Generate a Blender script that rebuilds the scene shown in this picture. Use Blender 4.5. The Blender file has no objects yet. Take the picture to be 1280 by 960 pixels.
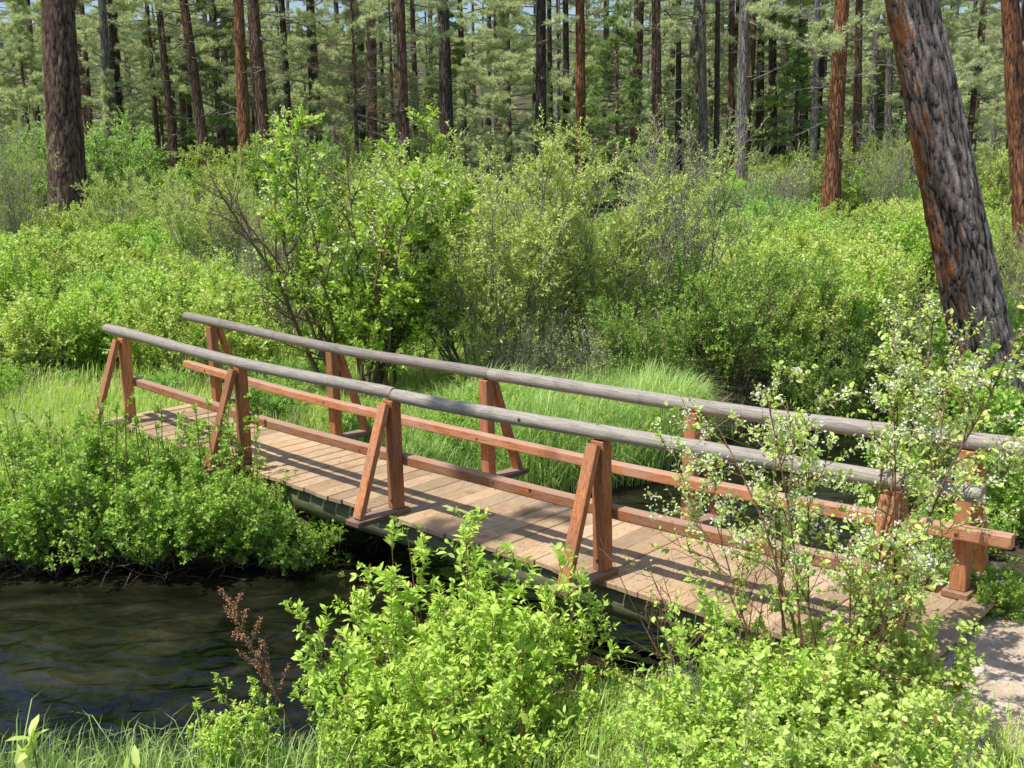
import bpy, math, random
import numpy as np
from mathutils import Vector, Matrix, noise

random.seed(7)
RNG = np.random.RandomState(11)
scene = bpy.context.scene
col = scene.collection
R = math.radians

# ------------------------------------------------------------------ camera
F = 1260.0
PITCH, ROLL = R(11.45), R(0.72)
CZ = 3.57
fwd = np.array([0, math.cos(PITCH), -math.sin(PITCH)])
up0 = np.array([0, math.sin(PITCH), math.cos(PITCH)])
rt0 = np.array([1.0, 0, 0])
rt = math.cos(ROLL)*rt0 - math.sin(ROLL)*up0
up = math.sin(ROLL)*rt0 + math.cos(ROLL)*up0
cam = bpy.data.objects.new("camera", bpy.data.cameras.new("camera"))
col.objects.link(cam)
M = Matrix.Identity(4)
for i in range(3):
    M[i][0], M[i][1], M[i][2] = rt[i], up[i], -fwd[i]
M[2][3] = CZ
cam.matrix_world = M
cam.data.sensor_width = 36.0
cam.data.lens = 36.0*F/1280.0
cam.data.clip_end = 2000
cam.data.clip_start = 0.05
scene.camera = cam

def at(px, py, Y):
    """world point seen at photo pixel (px,py) standing at distance Y"""
    d = fwd + rt*(px-640)/F - up*(py-480)/F
    return np.array([0, 0, CZ]) + d*(Y/d[1])

# ------------------------------------------------------------------ scene helpers
def tag(o, label=None, cat=None, group=None, kind=None):
    if label: o['label'] = label
    if cat: o['category'] = cat
    if group: o['group'] = group
    if kind: o['kind'] = kind
    return o

def empty(name, loc=(0, 0, 0), rz=0.0, scale=1.0):
    o = bpy.data.objects.new(name, None)
    col.objects.link(o)
    o.location = [float(c) for c in loc]
    o.rotation_euler = (0, 0, rz)
    o.scale = (scale,)*3 if not hasattr(scale, '__len__') else scale
    o.empty_display_size = 0.2
    return o

def link(name, mesh, parent=None, mat=None):
    o = bpy.data.objects.new(name, mesh)
    col.objects.link(o)
    if parent is not None: o.parent = parent
    if mat is not None:
        if len(mesh.materials) == 0: mesh.materials.append(mat)
        o.material_slots[0].link = 'OBJECT'
        o.material_slots[0].material = mat
    return o

class Acc:
    """collects vertex / face chunks and builds one mesh"""
    def __init__(s):
        s.v = []; s.f = []; s.t = []; s.n = 0; s.uv = []
    def add(s, V, Fc, mat=0, tint=None):
        V = np.asarray(V, dtype=np.float32).reshape(-1, 3)
        Fc = np.asarray(Fc, dtype=np.int64)
        s.v.append(V)
        s.f.append((Fc + s.n, mat))
        if tint is None: tint = np.zeros(len(V), dtype=np.float32) + 0.5
        elif np.isscalar(tint): tint = np.full(len(V), tint, dtype=np.float32)
        s.t.append(np.asarray(tint, dtype=np.float32))
        s.n += len(V)
    def mesh(s, name, mats=(), smooth=False):
        me = bpy.data.meshes.new(name)
        if s.n == 0: return me
        V = np.concatenate(s.v); T = np.concatenate(s.t)
        me.vertices.add(len(V)); me.vertices.foreach_set('co', V.ravel())
        loops = np.concatenate([f.ravel() for f, m in s.f])
        tot = np.concatenate([np.full(len(f), f.shape[1]) for f, m in s.f])
        mi = np.concatenate([np.full(len(f), m) for f, m in s.f])
        st = np.concatenate([[0], np.cumsum(tot)[:-1]])
        me.loops.add(len(loops)); me.loops.foreach_set('vertex_index', loops.astype(np.int32))
        me.polygons.add(len(tot))
        me.polygons.foreach_set('loop_start', st.astype(np.int32))
        me.polygons.foreach_set('loop_total', tot.astype(np.int32))
        me.polygons.foreach_set('material_index', mi.astype(np.int32))
        me.polygons.foreach_set('use_smooth', np.full(len(tot), smooth))
        a = me.attributes.new('tint', 'FLOAT', 'POINT'); a.data.foreach_set('value', T)
        for m in mats: me.materials.append(m)
        me.update(); me.validate()
        return me

def nrm(A):
    A = np.asarray(A, dtype=float)
    return A/np.maximum(np.linalg.norm(A, axis=-1, keepdims=True), 1e-9)

def tube(acc, pts, rad, k=4, mat=0, tint=0.5, cap=False):
    pts = np.asarray(pts, float); n = len(pts)
    rad = np.broadcast_to(np.asarray(rad, float), (n,))
    T = nrm(np.gradient(pts, axis=0))
    ref = np.array([0, 0, 1.0]) if abs(T[0][2]) < 0.9 else np.array([1.0, 0, 0])
    A = nrm(np.cross(T, ref)); B = np.cross(T, A)
    a = np.arange(k)*2*math.pi/k
    V = pts[:, None, :] + rad[:, None, None]*(A[:, None, :]*np.cos(a)[None, :, None] + B[:, None, :]*np.sin(a)[None, :, None])
    i = np.arange(n-1)[:, None]*k; j = np.arange(k)[None, :]; j2 = (j+1) % k
    Fq = np.stack([i+j, i+j2, i+k+j2, i+k+j], -1).reshape(-1, 4)
    acc.add(V.reshape(-1, 3), Fq, mat, tint)
    if cap:
        acc.add(V[-1], np.arange(k)[None, :], mat, tint)
        acc.add(V[0], np.arange(k)[None, ::-1], mat, tint)

def leaves(acc, P, D, N, L, W, mat=0, tint=None, mode='quad'):
    P = np.asarray(P, float); n = len(P)
    if n == 0: return
    D = nrm(D); S = nrm(np.cross(D, N)); N = np.cross(S, D)
    L = np.broadcast_to(L, (n,))[:, None]; W = np.broadcast_to(W, (n,))[:, None]
    if tint is None: tint = RNG.rand(n)
    if mode == 'tri':
        V = np.stack([P - S*W/2, P + S*W/2, P + D*L], 1)
        Fc = np.arange(n*3).reshape(n, 3); k = 3
        acc.add(V.reshape(-1, 3), Fc, mat, np.repeat(tint, k)); return
    if mode == 'quad':
        V = np.stack([P, P + D*L*.45 + S*W/2 + N*W*.12, P + D*L - N*L*.08, P + D*L*.45 - S*W/2 + N*W*.12], 1)
        k = 4; b = np.arange(n)[:, None]*k
        Fc = np.concatenate([b + np.array([0, 1, 2]), b + np.array([0, 2, 3])])
    else:  # shaped leaf, folded on its midrib, tip bending down
        V = np.stack([P,
                      P + D*L*.28 + S*W*.40 + N*W*.16, P + D*L*.28,
                      P + D*L*.28 - S*W*.40 + N*W*.16,
                      P + D*L*.66 + S*W*.44 + N*W*.10 - N*L*.04, P + D*L*.66 - N*L*.05,
                      P + D*L*.66 - S*W*.44 + N*W*.10 - N*L*.04,
                      P + D*L - N*L*.16], 1)
        k = 8; b = np.arange(n)[:, None]*k
        tri = [[0, 1, 2], [0, 2, 3], [4, 7, 5], [5, 7, 6]]
        qd = [[1, 4, 5, 2], [2, 5, 6, 3]]
        base = acc.n
        acc.add(V.reshape(-1, 3), np.concatenate([b + np.array(t) for t in tri]), mat, np.repeat(tint, k))
        acc.f.append((np.concatenate([b + np.array(q) for q in qd]) + base, mat))
        return
    acc.add(V.reshape(-1, 3), Fc, mat, np.repeat(tint, k))

def box(acc, o, ex, ey, ez, mat=0, tint=0.5, bev=0.004):
    """box centred at o with half-vectors ex, ey, ez; edges chamfered"""
    o = np.asarray(o, float); E = [np.asarray(e, float) for e in (ex, ey, ez)]
    ln = [np.linalg.norm(e) for e in E]; U = [e/l for e, l in zip(E, ln)]
    V = []; idx = {}
    for sx in (-1, 1):
        for sy in (-1, 1):
            for sz in (-1, 1):
                s = (sx, sy, sz)
                for ax in range(3):
                    p = o.copy()
                    for q in range(3):
                        h = ln[q] - (0 if q == ax else bev)
                        p = p + U[q]*s[q]*h
                    idx[(s, ax)] = len(V); V.append(p)
    quads = []; tris = []
    for ax in range(3):
        a, b = [q for q in range(3) if q != ax]
        for sg in (-1, 1):
            ring = []
            for (u, v) in ((-1, -1), (1, -1), (1, 1), (-1, 1)):
                s = [0, 0, 0]; s[ax] = sg; s[a] = u; s[b] = v
                ring.append(idx[(tuple(s), ax)])
            if (sg < 0) ^ (ax == 1): ring = ring[::-1]
            quads.append(ring)
    for ax in range(3):          # edge chamfers along axis ax
        a, b = [q for q in range(3) if q != ax]
        for u in (-1, 1):
            for v in (-1, 1):
                s0 = [0, 0, 0]; s0[ax] = -1; s0[a] = u; s0[b] = v
                s1 = list(s0); s1[ax] = 1
                quads.append([idx[(tuple(s0), a)], idx[(tuple(s1), a)], idx[(tuple(s1), b)], idx[(tuple(s0), b)]])
    for sx in (-1, 1):
        for sy in (-1, 1):
            for sz in (-1, 1):
                s = (sx, sy, sz); tris.append([idx[(s, 0)], idx[(s, 1)], idx[(s, 2)]])
    base = acc.n
    acc.add(V, quads, mat, tint)
    acc.f.append((np.array(tris) + base, mat))

# ------------------------------------------------------------------ materials
def newmat(name):
    m = bpy.data.materials.new(name); m.use_nodes = True
    nt = m.node_tree; nt.nodes.clear()
    out = nt.nodes.new('ShaderNodeOutputMaterial')
    return m, nt, out
def nd(nt, t, **kw):
    n = nt.nodes.new(t)
    for k, v in kw.items():
        if k in n.inputs.keys(): n.inputs[k].default_value = v
        else: setattr(n, k, v)
    return n
def ramp(nt, fac, stops, interp='LINEAR'):
    r = nt.nodes.new('ShaderNodeValToRGB'); r.color_ramp.interpolation = interp
    e = r.color_ramp.elements
    while len(e) < len(stops): e.new(0.5)
    for i, (p, c) in enumerate(stops):
        e[i].position = p; e[i].color = (*c, 1)
    nt.links.new(fac, r.inputs['Fac']); return r.outputs['Color']
def noise_n(nt, vec, scale, detail=4, rough=0.55, dist=0.0):
    n = nt.nodes.new('ShaderNodeTexNoise')
    n.inputs['Scale'].default_value = scale; n.inputs['Detail'].default_value = detail
    n.inputs['Roughness'].default_value = rough; n.inputs['Distortion'].default_value = dist
    if vec is not None: nt.links.new(vec, n.inputs['Vector'])
    return n.outputs['Fac']
def mapping(nt, vec, scale, rot=(0, 0, 0)):
    m = nt.nodes.new('ShaderNodeMapping'); m.inputs['Scale'].default_value = scale
    m.inputs['Rotation'].default_value = rot
    nt.links.new(vec, m.inputs['Vector']); return m.outputs['Vector']
def mixc(nt, f, a, b, mode='MIX'):
    m = nt.nodes.new('ShaderNodeMix'); m.data_type = 'RGBA'; m.blend_type = mode
    for s, v in ((m.inputs['Factor'], f), (m.inputs['A'], a), (m.inputs['B'], b)):
        pass
    def setin(i, v):
        if isinstance(v, (int, float)): m.inputs[i].default_value = v
        elif isinstance(v, tuple): m.inputs[i].default_value = (*v, 1)
        else: nt.links.new(v, m.inputs[i])
    setin(0, f); setin(6, a); setin(7, b)
    return m.outputs[2]
def math_n(nt, op, a, b=None):
    m = nt.nodes.new('ShaderNodeMath'); m.operation = op
    for i, v in ((0, a), (1, b)):
        if v is None: continue
        if isinstance(v, (int, float)): m.inputs[i].default_value = v
        else: nt.links.new(v, m.inputs[i])
    return m.outputs[0]
def attr(nt, name='tint'):
    a = nt.nodes.new('ShaderNodeAttribute'); a.attribute_name = name; return a.outputs['Fac']
def bump(nt, h, strength=0.4, dist=0.02, normal=None):
    b = nt.nodes.new('ShaderNodeBump'); b.inputs['Strength'].default_value = strength
    b.inputs['Distance'].default_value = dist; nt.links.new(h, b.inputs['Height'])
    if normal is not None: nt.links.new(normal, b.inputs['Normal'])
    return b.outputs['Normal']

def leaf_mat(name, dark, mid, light, transl=0.4, rough=0.45, spec=0.35, tl_gain=1.25):
    if tl_gain > 1.1: dark, mid, light = [tuple(min(.85, g*q**.57) for g, q in zip((1.15, 1.14, .72), c)) for c in (dark, mid, light)]
    m, nt, out = newmat(name)
    oi = nt.nodes.new('ShaderNodeObjectInfo')
    geo = nt.nodes.new('ShaderNodeNewGeometry')
    t = attr(nt)
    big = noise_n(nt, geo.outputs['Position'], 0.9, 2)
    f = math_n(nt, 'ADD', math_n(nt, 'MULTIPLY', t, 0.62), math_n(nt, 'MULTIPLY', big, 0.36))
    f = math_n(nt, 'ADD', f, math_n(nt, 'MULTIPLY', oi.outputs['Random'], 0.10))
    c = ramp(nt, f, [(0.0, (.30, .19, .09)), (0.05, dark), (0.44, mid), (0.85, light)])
    p = nd(nt, 'ShaderNodeBsdfPrincipled'); p.inputs['Roughness'].default_value = rough
    p.inputs['Specular IOR Level'].default_value = spec
    nt.links.new(c, p.inputs['Base Color'])
    tr = nt.nodes.new('ShaderNodeBsdfTranslucent')
    tc = mixc(nt, 1.0, c, (tl_gain, tl_gain*1.05, tl_gain*0.5), 'MULTIPLY')
    nt.links.new(tc, tr.inputs['Color'])
    mx = nt.nodes.new('ShaderNodeMixShader'); mx.inputs[0].default_value = transl*.75
    nt.links.new(p.outputs[0], mx.inputs[1]); nt.links.new(tr.outputs[0], mx.inputs[2])
    nt.links.new(mx.outputs[0], out.inputs['Surface'])
    return m

MT = {}
MT['leaf_spirea'] = leaf_mat('bright_spirea_leaf', (.08, .18, .02), (.21, .39, .04), (.42, .58, .10), .42)
MT['leaf_snow'] = leaf_mat('pale_fresh_leaf', (.10, .20, .03), (.27, .43, .08), (.48, .62, .20), .42)
MT['leaf_bank'] = leaf_mat('bank_shrub_leaf', (.05, .13, .015), (.13, .28, .03), (.24, .42, .06), .4)
MT['leaf_willow'] = leaf_mat('willow_leaf', (.14, .20, .05), (.31, .42, .11), (.50, .60, .24), .4)
MT['leaf_silver'] = leaf_mat('silvery_leaf', (.13, .20, .08), (.24, .33, .14), (.38, .46, .24), .35)
MT['leaf_cherry'] = leaf_mat('cherry_leaf', (.10, .21, .02), (.22, .40, .04), (.36, .52, .09), .42)
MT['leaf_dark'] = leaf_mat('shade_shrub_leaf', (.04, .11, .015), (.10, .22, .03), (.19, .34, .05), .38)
MT['leaf_bright'] = leaf_mat('sunlit_undergrowth_leaf', (.09, .20, .03), (.22, .40, .06), (.40, .56, .14), .42)
MT['leaf_bright2'] = leaf_mat('sunlit_olive_leaf', (.10, .18, .03), (.24, .36, .07), (.42, .52, .17), .42)
MT['leaf_bright3'] = leaf_mat('sunlit_fresh_leaf', (.05, .16, .03), (.14, .33, .07), (.28, .48, .14), .42)
MT['grass'] = leaf_mat('grass_blade', (.10, .22, .03), (.26, .46, .07), (.46, .62, .17), .4, .5)
MT['grass_shade'] = leaf_mat('shaded_lush_grass_blade', (.04, .11, .02), (.11, .24, .05), (.34, .50, .20), .38, .42)  # darker copy of the grass greens, shade worked into the colour
MT['needle'] = leaf_mat('hazy_pine_needle', (.14, .175, .145), (.33, .41, .37), (.56, .64, .61), .3, .5)  # lightened needle tones; the forest haze is painted into this colour
MT['needle_fir'] = leaf_mat('fir_needle', (.035, .09, .025), (.08, .17, .04), (.17, .28, .07), .25, .5)
MT['needle_dead'] = leaf_mat('dead_needle', (.16, .10, .05), (.30, .20, .11), (.40, .30, .2), .2, .6, tl_gain=1.0)
MT['petal'] = leaf_mat('cream_petal', (.70, .70, .48), (.82, .82, .64), (.87, .87, .76), .3, .6, tl_gain=1.0)
MT['seed'] = leaf_mat('rust_seed_head', (.30, .12, .07), (.50, .22, .13), (.66, .38, .24), .15, .8, tl_gain=1.0)
MT['straw'] = leaf_mat('dry_straw', (.22, .17, .10), (.38, .31, .2), (.5, .43, .3), .2, .7, tl_gain=1.0)

def wood_mat(name, cols, scale=8.0, rough=0.85, b=0.5, axis_scale=(1, 1, .15)):
    m, nt, out = newmat(name)
    tc = nt.nodes.new('ShaderNodeTexCoord')
    oi = nt.nodes.new('ShaderNodeObjectInfo')
    add = nt.nodes.new('ShaderNodeVectorMath'); add.operation = 'ADD'
    nt.links.new(tc.outputs['Object'], add.inputs[0])
    cb = nt.nodes.new('ShaderNodeCombineXYZ')
    nt.links.new(math_n(nt, 'MULTIPLY', oi.outputs['Random'], 37.0), cb.inputs[2])
    nt.links.new(cb.outputs[0], add.inputs[1])
    v = mapping(nt, add.outputs[0], axis_scale)
    n1 = noise_n(nt, v, scale, 6, .65)
    c = ramp(nt, n1, [(0.30, cols[0]), (0.5, cols[1]), (0.72, cols[2])])
    p = nd(nt, 'ShaderNodeBsdfPrincipled'); p.inputs['Roughness'].default_value = rough
    p.inputs['Specular IOR Level'].default_value = .2
    nt.links.new(c, p.inputs['Base Color'])
    nt.links.new(bump(nt, n1, b, .01), p.inputs['Normal'])
    nt.links.new(p.outputs[0], out.inputs['Surface'])
    return m
MT['twig'] = wood_mat('brown_twig', [(.10, .065, .045), (.19, .13, .095), (.30, .24, .19)], 20)
MT['twig_grey'] = wood_mat('grey_twig', [(.17, .14, .12), (.30, .26, .23), (.46, .42, .38)], 20)
MT['twig_red'] = wood_mat('reddish_twig', [(.12, .06, .04), (.24, .13, .08), (.36, .24, .17)], 20)

def bark_mat(name, furrow, base, plate, orange=None, s=1.0):
    m, nt, out = newmat(name)
    tc = nt.nodes.new('ShaderNodeTexCoord')
    v = mapping(nt, tc.outputs['Object'], (1, 1, .5))
    warp = noise_n(nt, v, 2.0*s, 3)
    vo = nt.nodes.new('ShaderNodeTexVoronoi'); vo.feature = 'DISTANCE_TO_EDGE'
    vo.inputs['Scale'].default_value = 9.0*s
    wv = nt.nodes.new('ShaderNodeVectorMath'); wv.operation = 'MULTIPLY_ADD'
    nz = nt.nodes.new('ShaderNodeTexNoise'); nz.inputs['Scale'].default_value = 7*s; nz.inputs['Detail'].default_value = 4
    nt.links.new(v, nz.inputs['Vector']); nt.links.new(nz.outputs['Color'], wv.inputs[0])
    wv.inputs[1].default_value = (.14/s, .14/s, .14/s); nt.links.new(v, wv.inputs[2])
    nt.links.new(wv.outputs[0], vo.inputs['Vector'])
    fine = noise_n(nt, tc.outputs['Object'], 30*s, 5, .7)
    plates = noise_n(nt, v, 4.5*s, 4, .6)
    c = ramp(nt, plates, [(.34, base), (.52, plate), (.68, base)])
    if orange:
        o2 = noise_n(nt, v, 3.0*s, 3)
        c = mixc(nt, ramp(nt, o2, [(.5, (0, 0, 0)), (.62, (1, 1, 1))]), c, orange)
    c = mixc(nt, math_n(nt, 'MULTIPLY', fine, .6), c, (.05, .04, .035))
    e = ramp(nt, vo.outputs['Distance'], [(.0, (0, 0, 0)), (.16, (1, 1, 1))])
    c = mixc(nt, e, furrow, c)
    p = nd(nt, 'ShaderNodeBsdfPrincipled'); p.inputs['Roughness'].default_value = .9
    p.inputs['Specular IOR Level'].default_value = .15
    nt.links.new(c, p.inputs['Base Color'])
    h = math_n(nt, 'ADD', e, math_n(nt, 'MULTIPLY', fine, .5))
    nt.links.new(bump(nt, h, .9, .03), p.inputs['Normal'])
    nt.links.new(p.outputs[0], out.inputs['Surface'])
    return m
MT['bark_orange'] = bark_mat('orange_pine_bark', (.10, .04, .022), (.34, .13, .055), (.50, .24, .12), s=.38)
MT['bark_brown'] = bark_mat('brown_pine_bark', (.05, .03, .022), (.22, .125, .09), (.33, .20, .145), s=.38)
MT['bark_dark'] = bark_mat('dark_pine_bark', (.03, .024, .02), (.11, .085, .072), (.18, .14, .12), s=.38)
MT['bark_grey'] = bark_mat('grey_pine_bark', (.09, .075, .07), (.30, .265, .24), (.46, .41, .38), s=.38)

def board_mat(name, c0, c1, c2, grey, greyamt=.35, along=(1, 1, 1), top_grey=0.0):
    """sawn stained board; grain runs along local x"""
    m, nt, out = newmat(name)
    tc = nt.nodes.new('ShaderNodeTexCoord')
    t = attr(nt)
    off = nt.nodes.new('ShaderNodeCombineXYZ')
    nt.links.new(math_n(nt, 'MULTIPLY', t, 53.0), off.inputs[0]); nt.links.new(math_n(nt, 'MULTIPLY', t, 17.0), off.inputs[2])
    add = nt.nodes.new('ShaderNodeVectorMath'); add.operation = 'ADD'
    nt.links.new(tc.outputs['Object'], add.inputs[0]); nt.links.new(off.outputs[0], add.inputs[1])
    v = mapping(nt, add.outputs[0], along)
    g = noise_n(nt, v, 9, 6, .65, .4)
    blot = noise_n(nt, add.outputs[0], 3.2, 4, .6)
    c = ramp(nt, g, [(.28, c0), (.5, c1), (.74, c2)])
    gm = ramp(nt, blot, [(.38, (0, 0, 0)), (.7, (greyamt*2,)*3)])
    c = mixc(nt, gm, c, grey)
    tv = math_n(nt, 'ADD', math_n(nt, 'MULTIPLY', t, .5), .75)
    comb = nt.nodes.new('ShaderNodeCombineXYZ')
    for i in range(3): nt.links.new(tv, comb.inputs[i])
    c = mixc(nt, 1.0, c, comb.outputs[0], 'MULTIPLY')
    fine = noise_n(nt, v, 34, 3, .5)
    c = mixc(nt, ramp(nt, fine, [(.30, (.75, .75, .75)), (.40, (0, 0, 0))]), c, tuple(q*.35 for q in c0))
    st = noise_n(nt, add.outputs[0], 1.7, 5, .7)
    c = mixc(nt, ramp(nt, st, [(.56, (0, 0, 0)), (.72, (.55, .55, .55))]), c, tuple(q*.6 for q in c0))
    # knots
    vo = nt.nodes.new('ShaderNodeTexVoronoi'); vo.inputs['Scale'].default_value = 3.3
    nt.links.new(add.outputs[0], vo.inputs['Vector'])
    k = ramp(nt, vo.outputs['Distance'], [(.035, (1, 1, 1)), (.07, (0, 0, 0))])
    c = mixc(nt, k, c, (.05, .025, .015))
    if top_grey:
        geo = nt.nodes.new('ShaderNodeNewGeometry')
        sx = nt.nodes.new('ShaderNodeSeparateXYZ'); nt.links.new(geo.outputs['Normal'], sx.inputs[0])
        f = math_n(nt, 'MULTIPLY', ramp(nt, sx.outputs[2], [(.5, (0, 0, 0)), (.9, (1, 1, 1))]), top_grey)
        c = mixc(nt, f, c, grey)
    p = nd(nt, 'ShaderNodeBsdfPrincipled'); p.inputs['Roughness'].default_value = .72
    p.inputs['Specular IOR Level'].default_value = .3
    nt.links.new(c, p.inputs['Base Color'])
    nt.links.new(bump(nt, g, .35, .006), p.inputs['Normal'])
    nt.links.new(p.outputs[0], out.inputs['Surface'])
    return m
MT['deck'] = board_mat('worn_deck_board', (.21, .12, .06), (.48, .315, .18), (.66, .48, .30), (.50, .41, .29), .3, (12, 1.0, 6))
MT['post'] = board_mat('red_stained_post', (.26, .082, .028), (.52, .20, .08), (.68, .32, .15), (.30, .17, .12), .25, (6, 6, .8))
MT['rail'] = board_mat('red_stained_rail', (.24, .075, .028), (.48, .18, .07), (.62, .28, .13), (.46, .34, .27), .25, (.7, 8, 8), .6)
MT['plank'] = board_mat('brown_outrigger_plank', (.17, .075, .04), (.29, .135, .075), (.40, .22, .13), (.36, .28, .22), .3, (8, .8, 8), .5)
MT['log'] = board_mat('weathered_grey_log', (.04, .033, .027), (.32, .28, .24), (.52, .47, .41), (.38, .33, .28), .22, (.45, 20, 20))
MT['stringer'] = board_mat('mossy_stringer_log', (.05, .05, .03), (.15, .15, .085), (.25, .24, .15), (.14, .17, .07), .3, (.5, 8, 8))

def iron_mat():
    m, nt, out = newmat('rusty_iron')
    tc = nt.nodes.new('ShaderNodeTexCoord'); n = noise_n(nt, tc.outputs['Object'], 60, 3)
    p = nd(nt, 'ShaderNodeBsdfPrincipled'); p.inputs['Roughness'].default_value = .6; p.inputs['Metallic'].default_value = .5
    nt.links.new(ramp(nt, n, [(.4, (.05, .035, .03)), (.6, (.16, .10, .07))]), p.inputs['Base Color'])
    nt.links.new(p.outputs[0], out.inputs['Surface']); return m
MT['iron'] = iron_mat()
def stone_mat():
    m, nt, out = newmat('pale_stone')
    tc = nt.nodes.new('ShaderNodeTexCoord')
    n = noise_n(nt, tc.outputs['Object'], 9, 6, .65)
    c = ramp(nt, n, [(.3, (.22, .20, .18)), (.5, (.36, .34, .31)), (.7, (.50, .48, .45))])
    p = nd(nt, 'ShaderNodeBsdfPrincipled'); p.inputs['Roughness'].default_value = .9
    nt.links.new(c, p.inputs['Base Color']); nt.links.new(bump(nt, n, .6, .02), p.inputs['Normal'])
    nt.links.new(p.outputs[0], out.inputs['Surface']); return m
MT['stone'] = stone_mat()

# ------------------------------------------------------------------ terrain
FAR_BANK = np.array([(-60, 11.5), (-30, 10.8), (-14, 9.9), (-8, 9.3), (-4.6, 9.0), (-3.0, 8.85), (-1.9, 8.95), (-1.2, 9.6), (-.4, 10.5), (.9, 10.9), (1.8, 11.4), (2.7, 12.6), (3.8, 14.4), (6, 17), (10, 20), (20, 24), (60, 34)], float)
NEAR_BANK = np.array([(-60, 5.0), (-30, 5.0), (-14, 4.9), (-8, 5.3), (-4.5, 5.7), (-3.2, 6.0), (-2.0, 6.0), (-.9, 6.0), (.2, 6.35), (1.0, 6.3), (1.6, 6.5), (2.3, 7.3), (3.0, 8.8), (3.7, 10.8), (4.9, 13.0), (7.5, 15.5), (11.5, 18), (21, 21.5), (60, 31)], float)

def pl_dist(P, L):
    best = np.full(len(P), 1e9)
    for a, b in zip(L[:-1], L[1:]):
        ab = b-a; t = np.clip(((P-a)@ab)/(ab@ab), 0, 1)
        d = np.linalg.norm(P-(a+t[:, None]*ab), axis=1); best = np.minimum(best, d)
    return best
def pl_y(x, L): return np.interp(x, L[:, 0], L[:, 1])
def sstep(a, b, x):
    t = np.clip((x-a)/(b-a), 0, 1); return t*t*(3-2*t)
def vnoise(x, y, s, seed=0.0):
    """cheap smooth 2-d noise from summed sines"""
    r = 0
    for i, (a, b, c) in enumerate(((1.0, .37, .1), (-.61, .83, 1.7), (.29, -1.13, 3.1), (1.37, .91, 5.3), (-1.7, .53, 2.2))):
        r = r + np.sin((x*a + y*b)*s*(1+.35*i) + c + seed*(1+i))/(1+.5*i)
    return r/3.0
PATH = np.array([(2.55, 5.85), (3.0, 5.35), (3.7, 4.75), (5.2, 4.3), (9, 4.2), (16, 5.5)], float)
def height(x, y):
    x = np.atleast_1d(np.asarray(x, float)); y = np.atleast_1d(np.asarray(y, float))
    P = np.stack([x, y], 1)
    yf = pl_y(x, FAR_BANK); yn = pl_y(x, NEAR_BANK)
    df = pl_dist(P, FAR_BANK); dn = pl_dist(P, NEAR_BANK)
    far = y > yf; near = y < yn
    D = np.hypot(x, y)
    # far side plateau
    gf = .42 + .10*vnoise(x, y, .35) + 1.35*sstep(12, 42, D) + 1.4*sstep(45, 100, D) + 31*sstep(95, 230, D)
    gf = gf + .25*sstep(30, 50, D)*vnoise(x, y, .12, 2.0)
    # the meadow is a bit higher where the bridge lands on the left
    hf = -.45 + (gf+.45)*sstep(-.25, .55, df)
    gn = .66 + .06*vnoise(x, y, .8, 1.0) + 1.30*sstep(4.6, .6, y)*sstep(6, 1, np.abs(x)) + .9*sstep(14, 40, D)
    gn = gn - .28*sstep(1.2, -1.2, x)*sstep(3.2, 5.2, y)
    hn = -.45 + (gn+.45)*sstep(-.25, 1.1, dn)
    dw = np.minimum(df, dn)
    bed = -.45 + .32*sstep(.5, 0, dw)*0 + .04*vnoise(x, y, 2.5, 4.0)
    h = np.where(far, hf, np.where(near, hn, -.45 + (np.where(df < dn, gf, gn)+.45)*sstep(-.25, .55, -dw)*0 + .04*vnoise(x, y, 2.5, 4)))
    # blend inside the stream next to the banks
    hb = np.where(df < dn, -.45 + (gf+.45)*sstep(-.25, .55, -df), -.45 + (gn+.45)*sstep(-.25, 1.1, -dn))
    h = np.where(~far & ~near, np.maximum(hb, bed), h)
    # path flattened to the deck level and set a little below its sheet
    dp = pl_dist(P, PATH); wp = sstep(1.5, .6, dp)*near
    h = h*(1-wp) + .69*wp
    return h
def H(x, y): return float(height(x, y)[0])

def axis(segs):
    out = []
    for a, b, s in segs: out.append(np.arange(a, b, s))
    return np.concatenate(out)
gx = axis([(-420, -60, 20), (-60, -20, 2), (-20, -8, .5), (-8, 8, .11), (8, 20, .5), (20, 60, 2), (60, 421, 20)])
gy = axis([(-60, -2, 4), (-2, 3, .4), (3, 15, .11), (15, 30, .4), (30, 60, 1.5), (60, 130, 5), (130, 800, 20)])
X, Y = np.meshgrid(gx, gy)
Z = height(X.ravel(), Y.ravel())
jit = (np.abs(X.ravel()) < 9) & (Y.ravel() < 15.5)
for i in np.nonzero(jit)[0]:
    Z[i] += .03*noise.noise(Vector((X.ravel()[i]*3.1, Y.ravel()[i]*3.1, 0)))
nx, ny = len(gx), len(gy)
ii = (np.arange(ny-1)[:, None]*nx + np.arange(nx-1)[None, :]).ravel()
acc = Acc(); acc.add(np.stack([X.ravel(), Y.ravel(), Z], 1), np.stack([ii, ii+1, ii+nx+1, ii+nx], 1))

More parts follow.
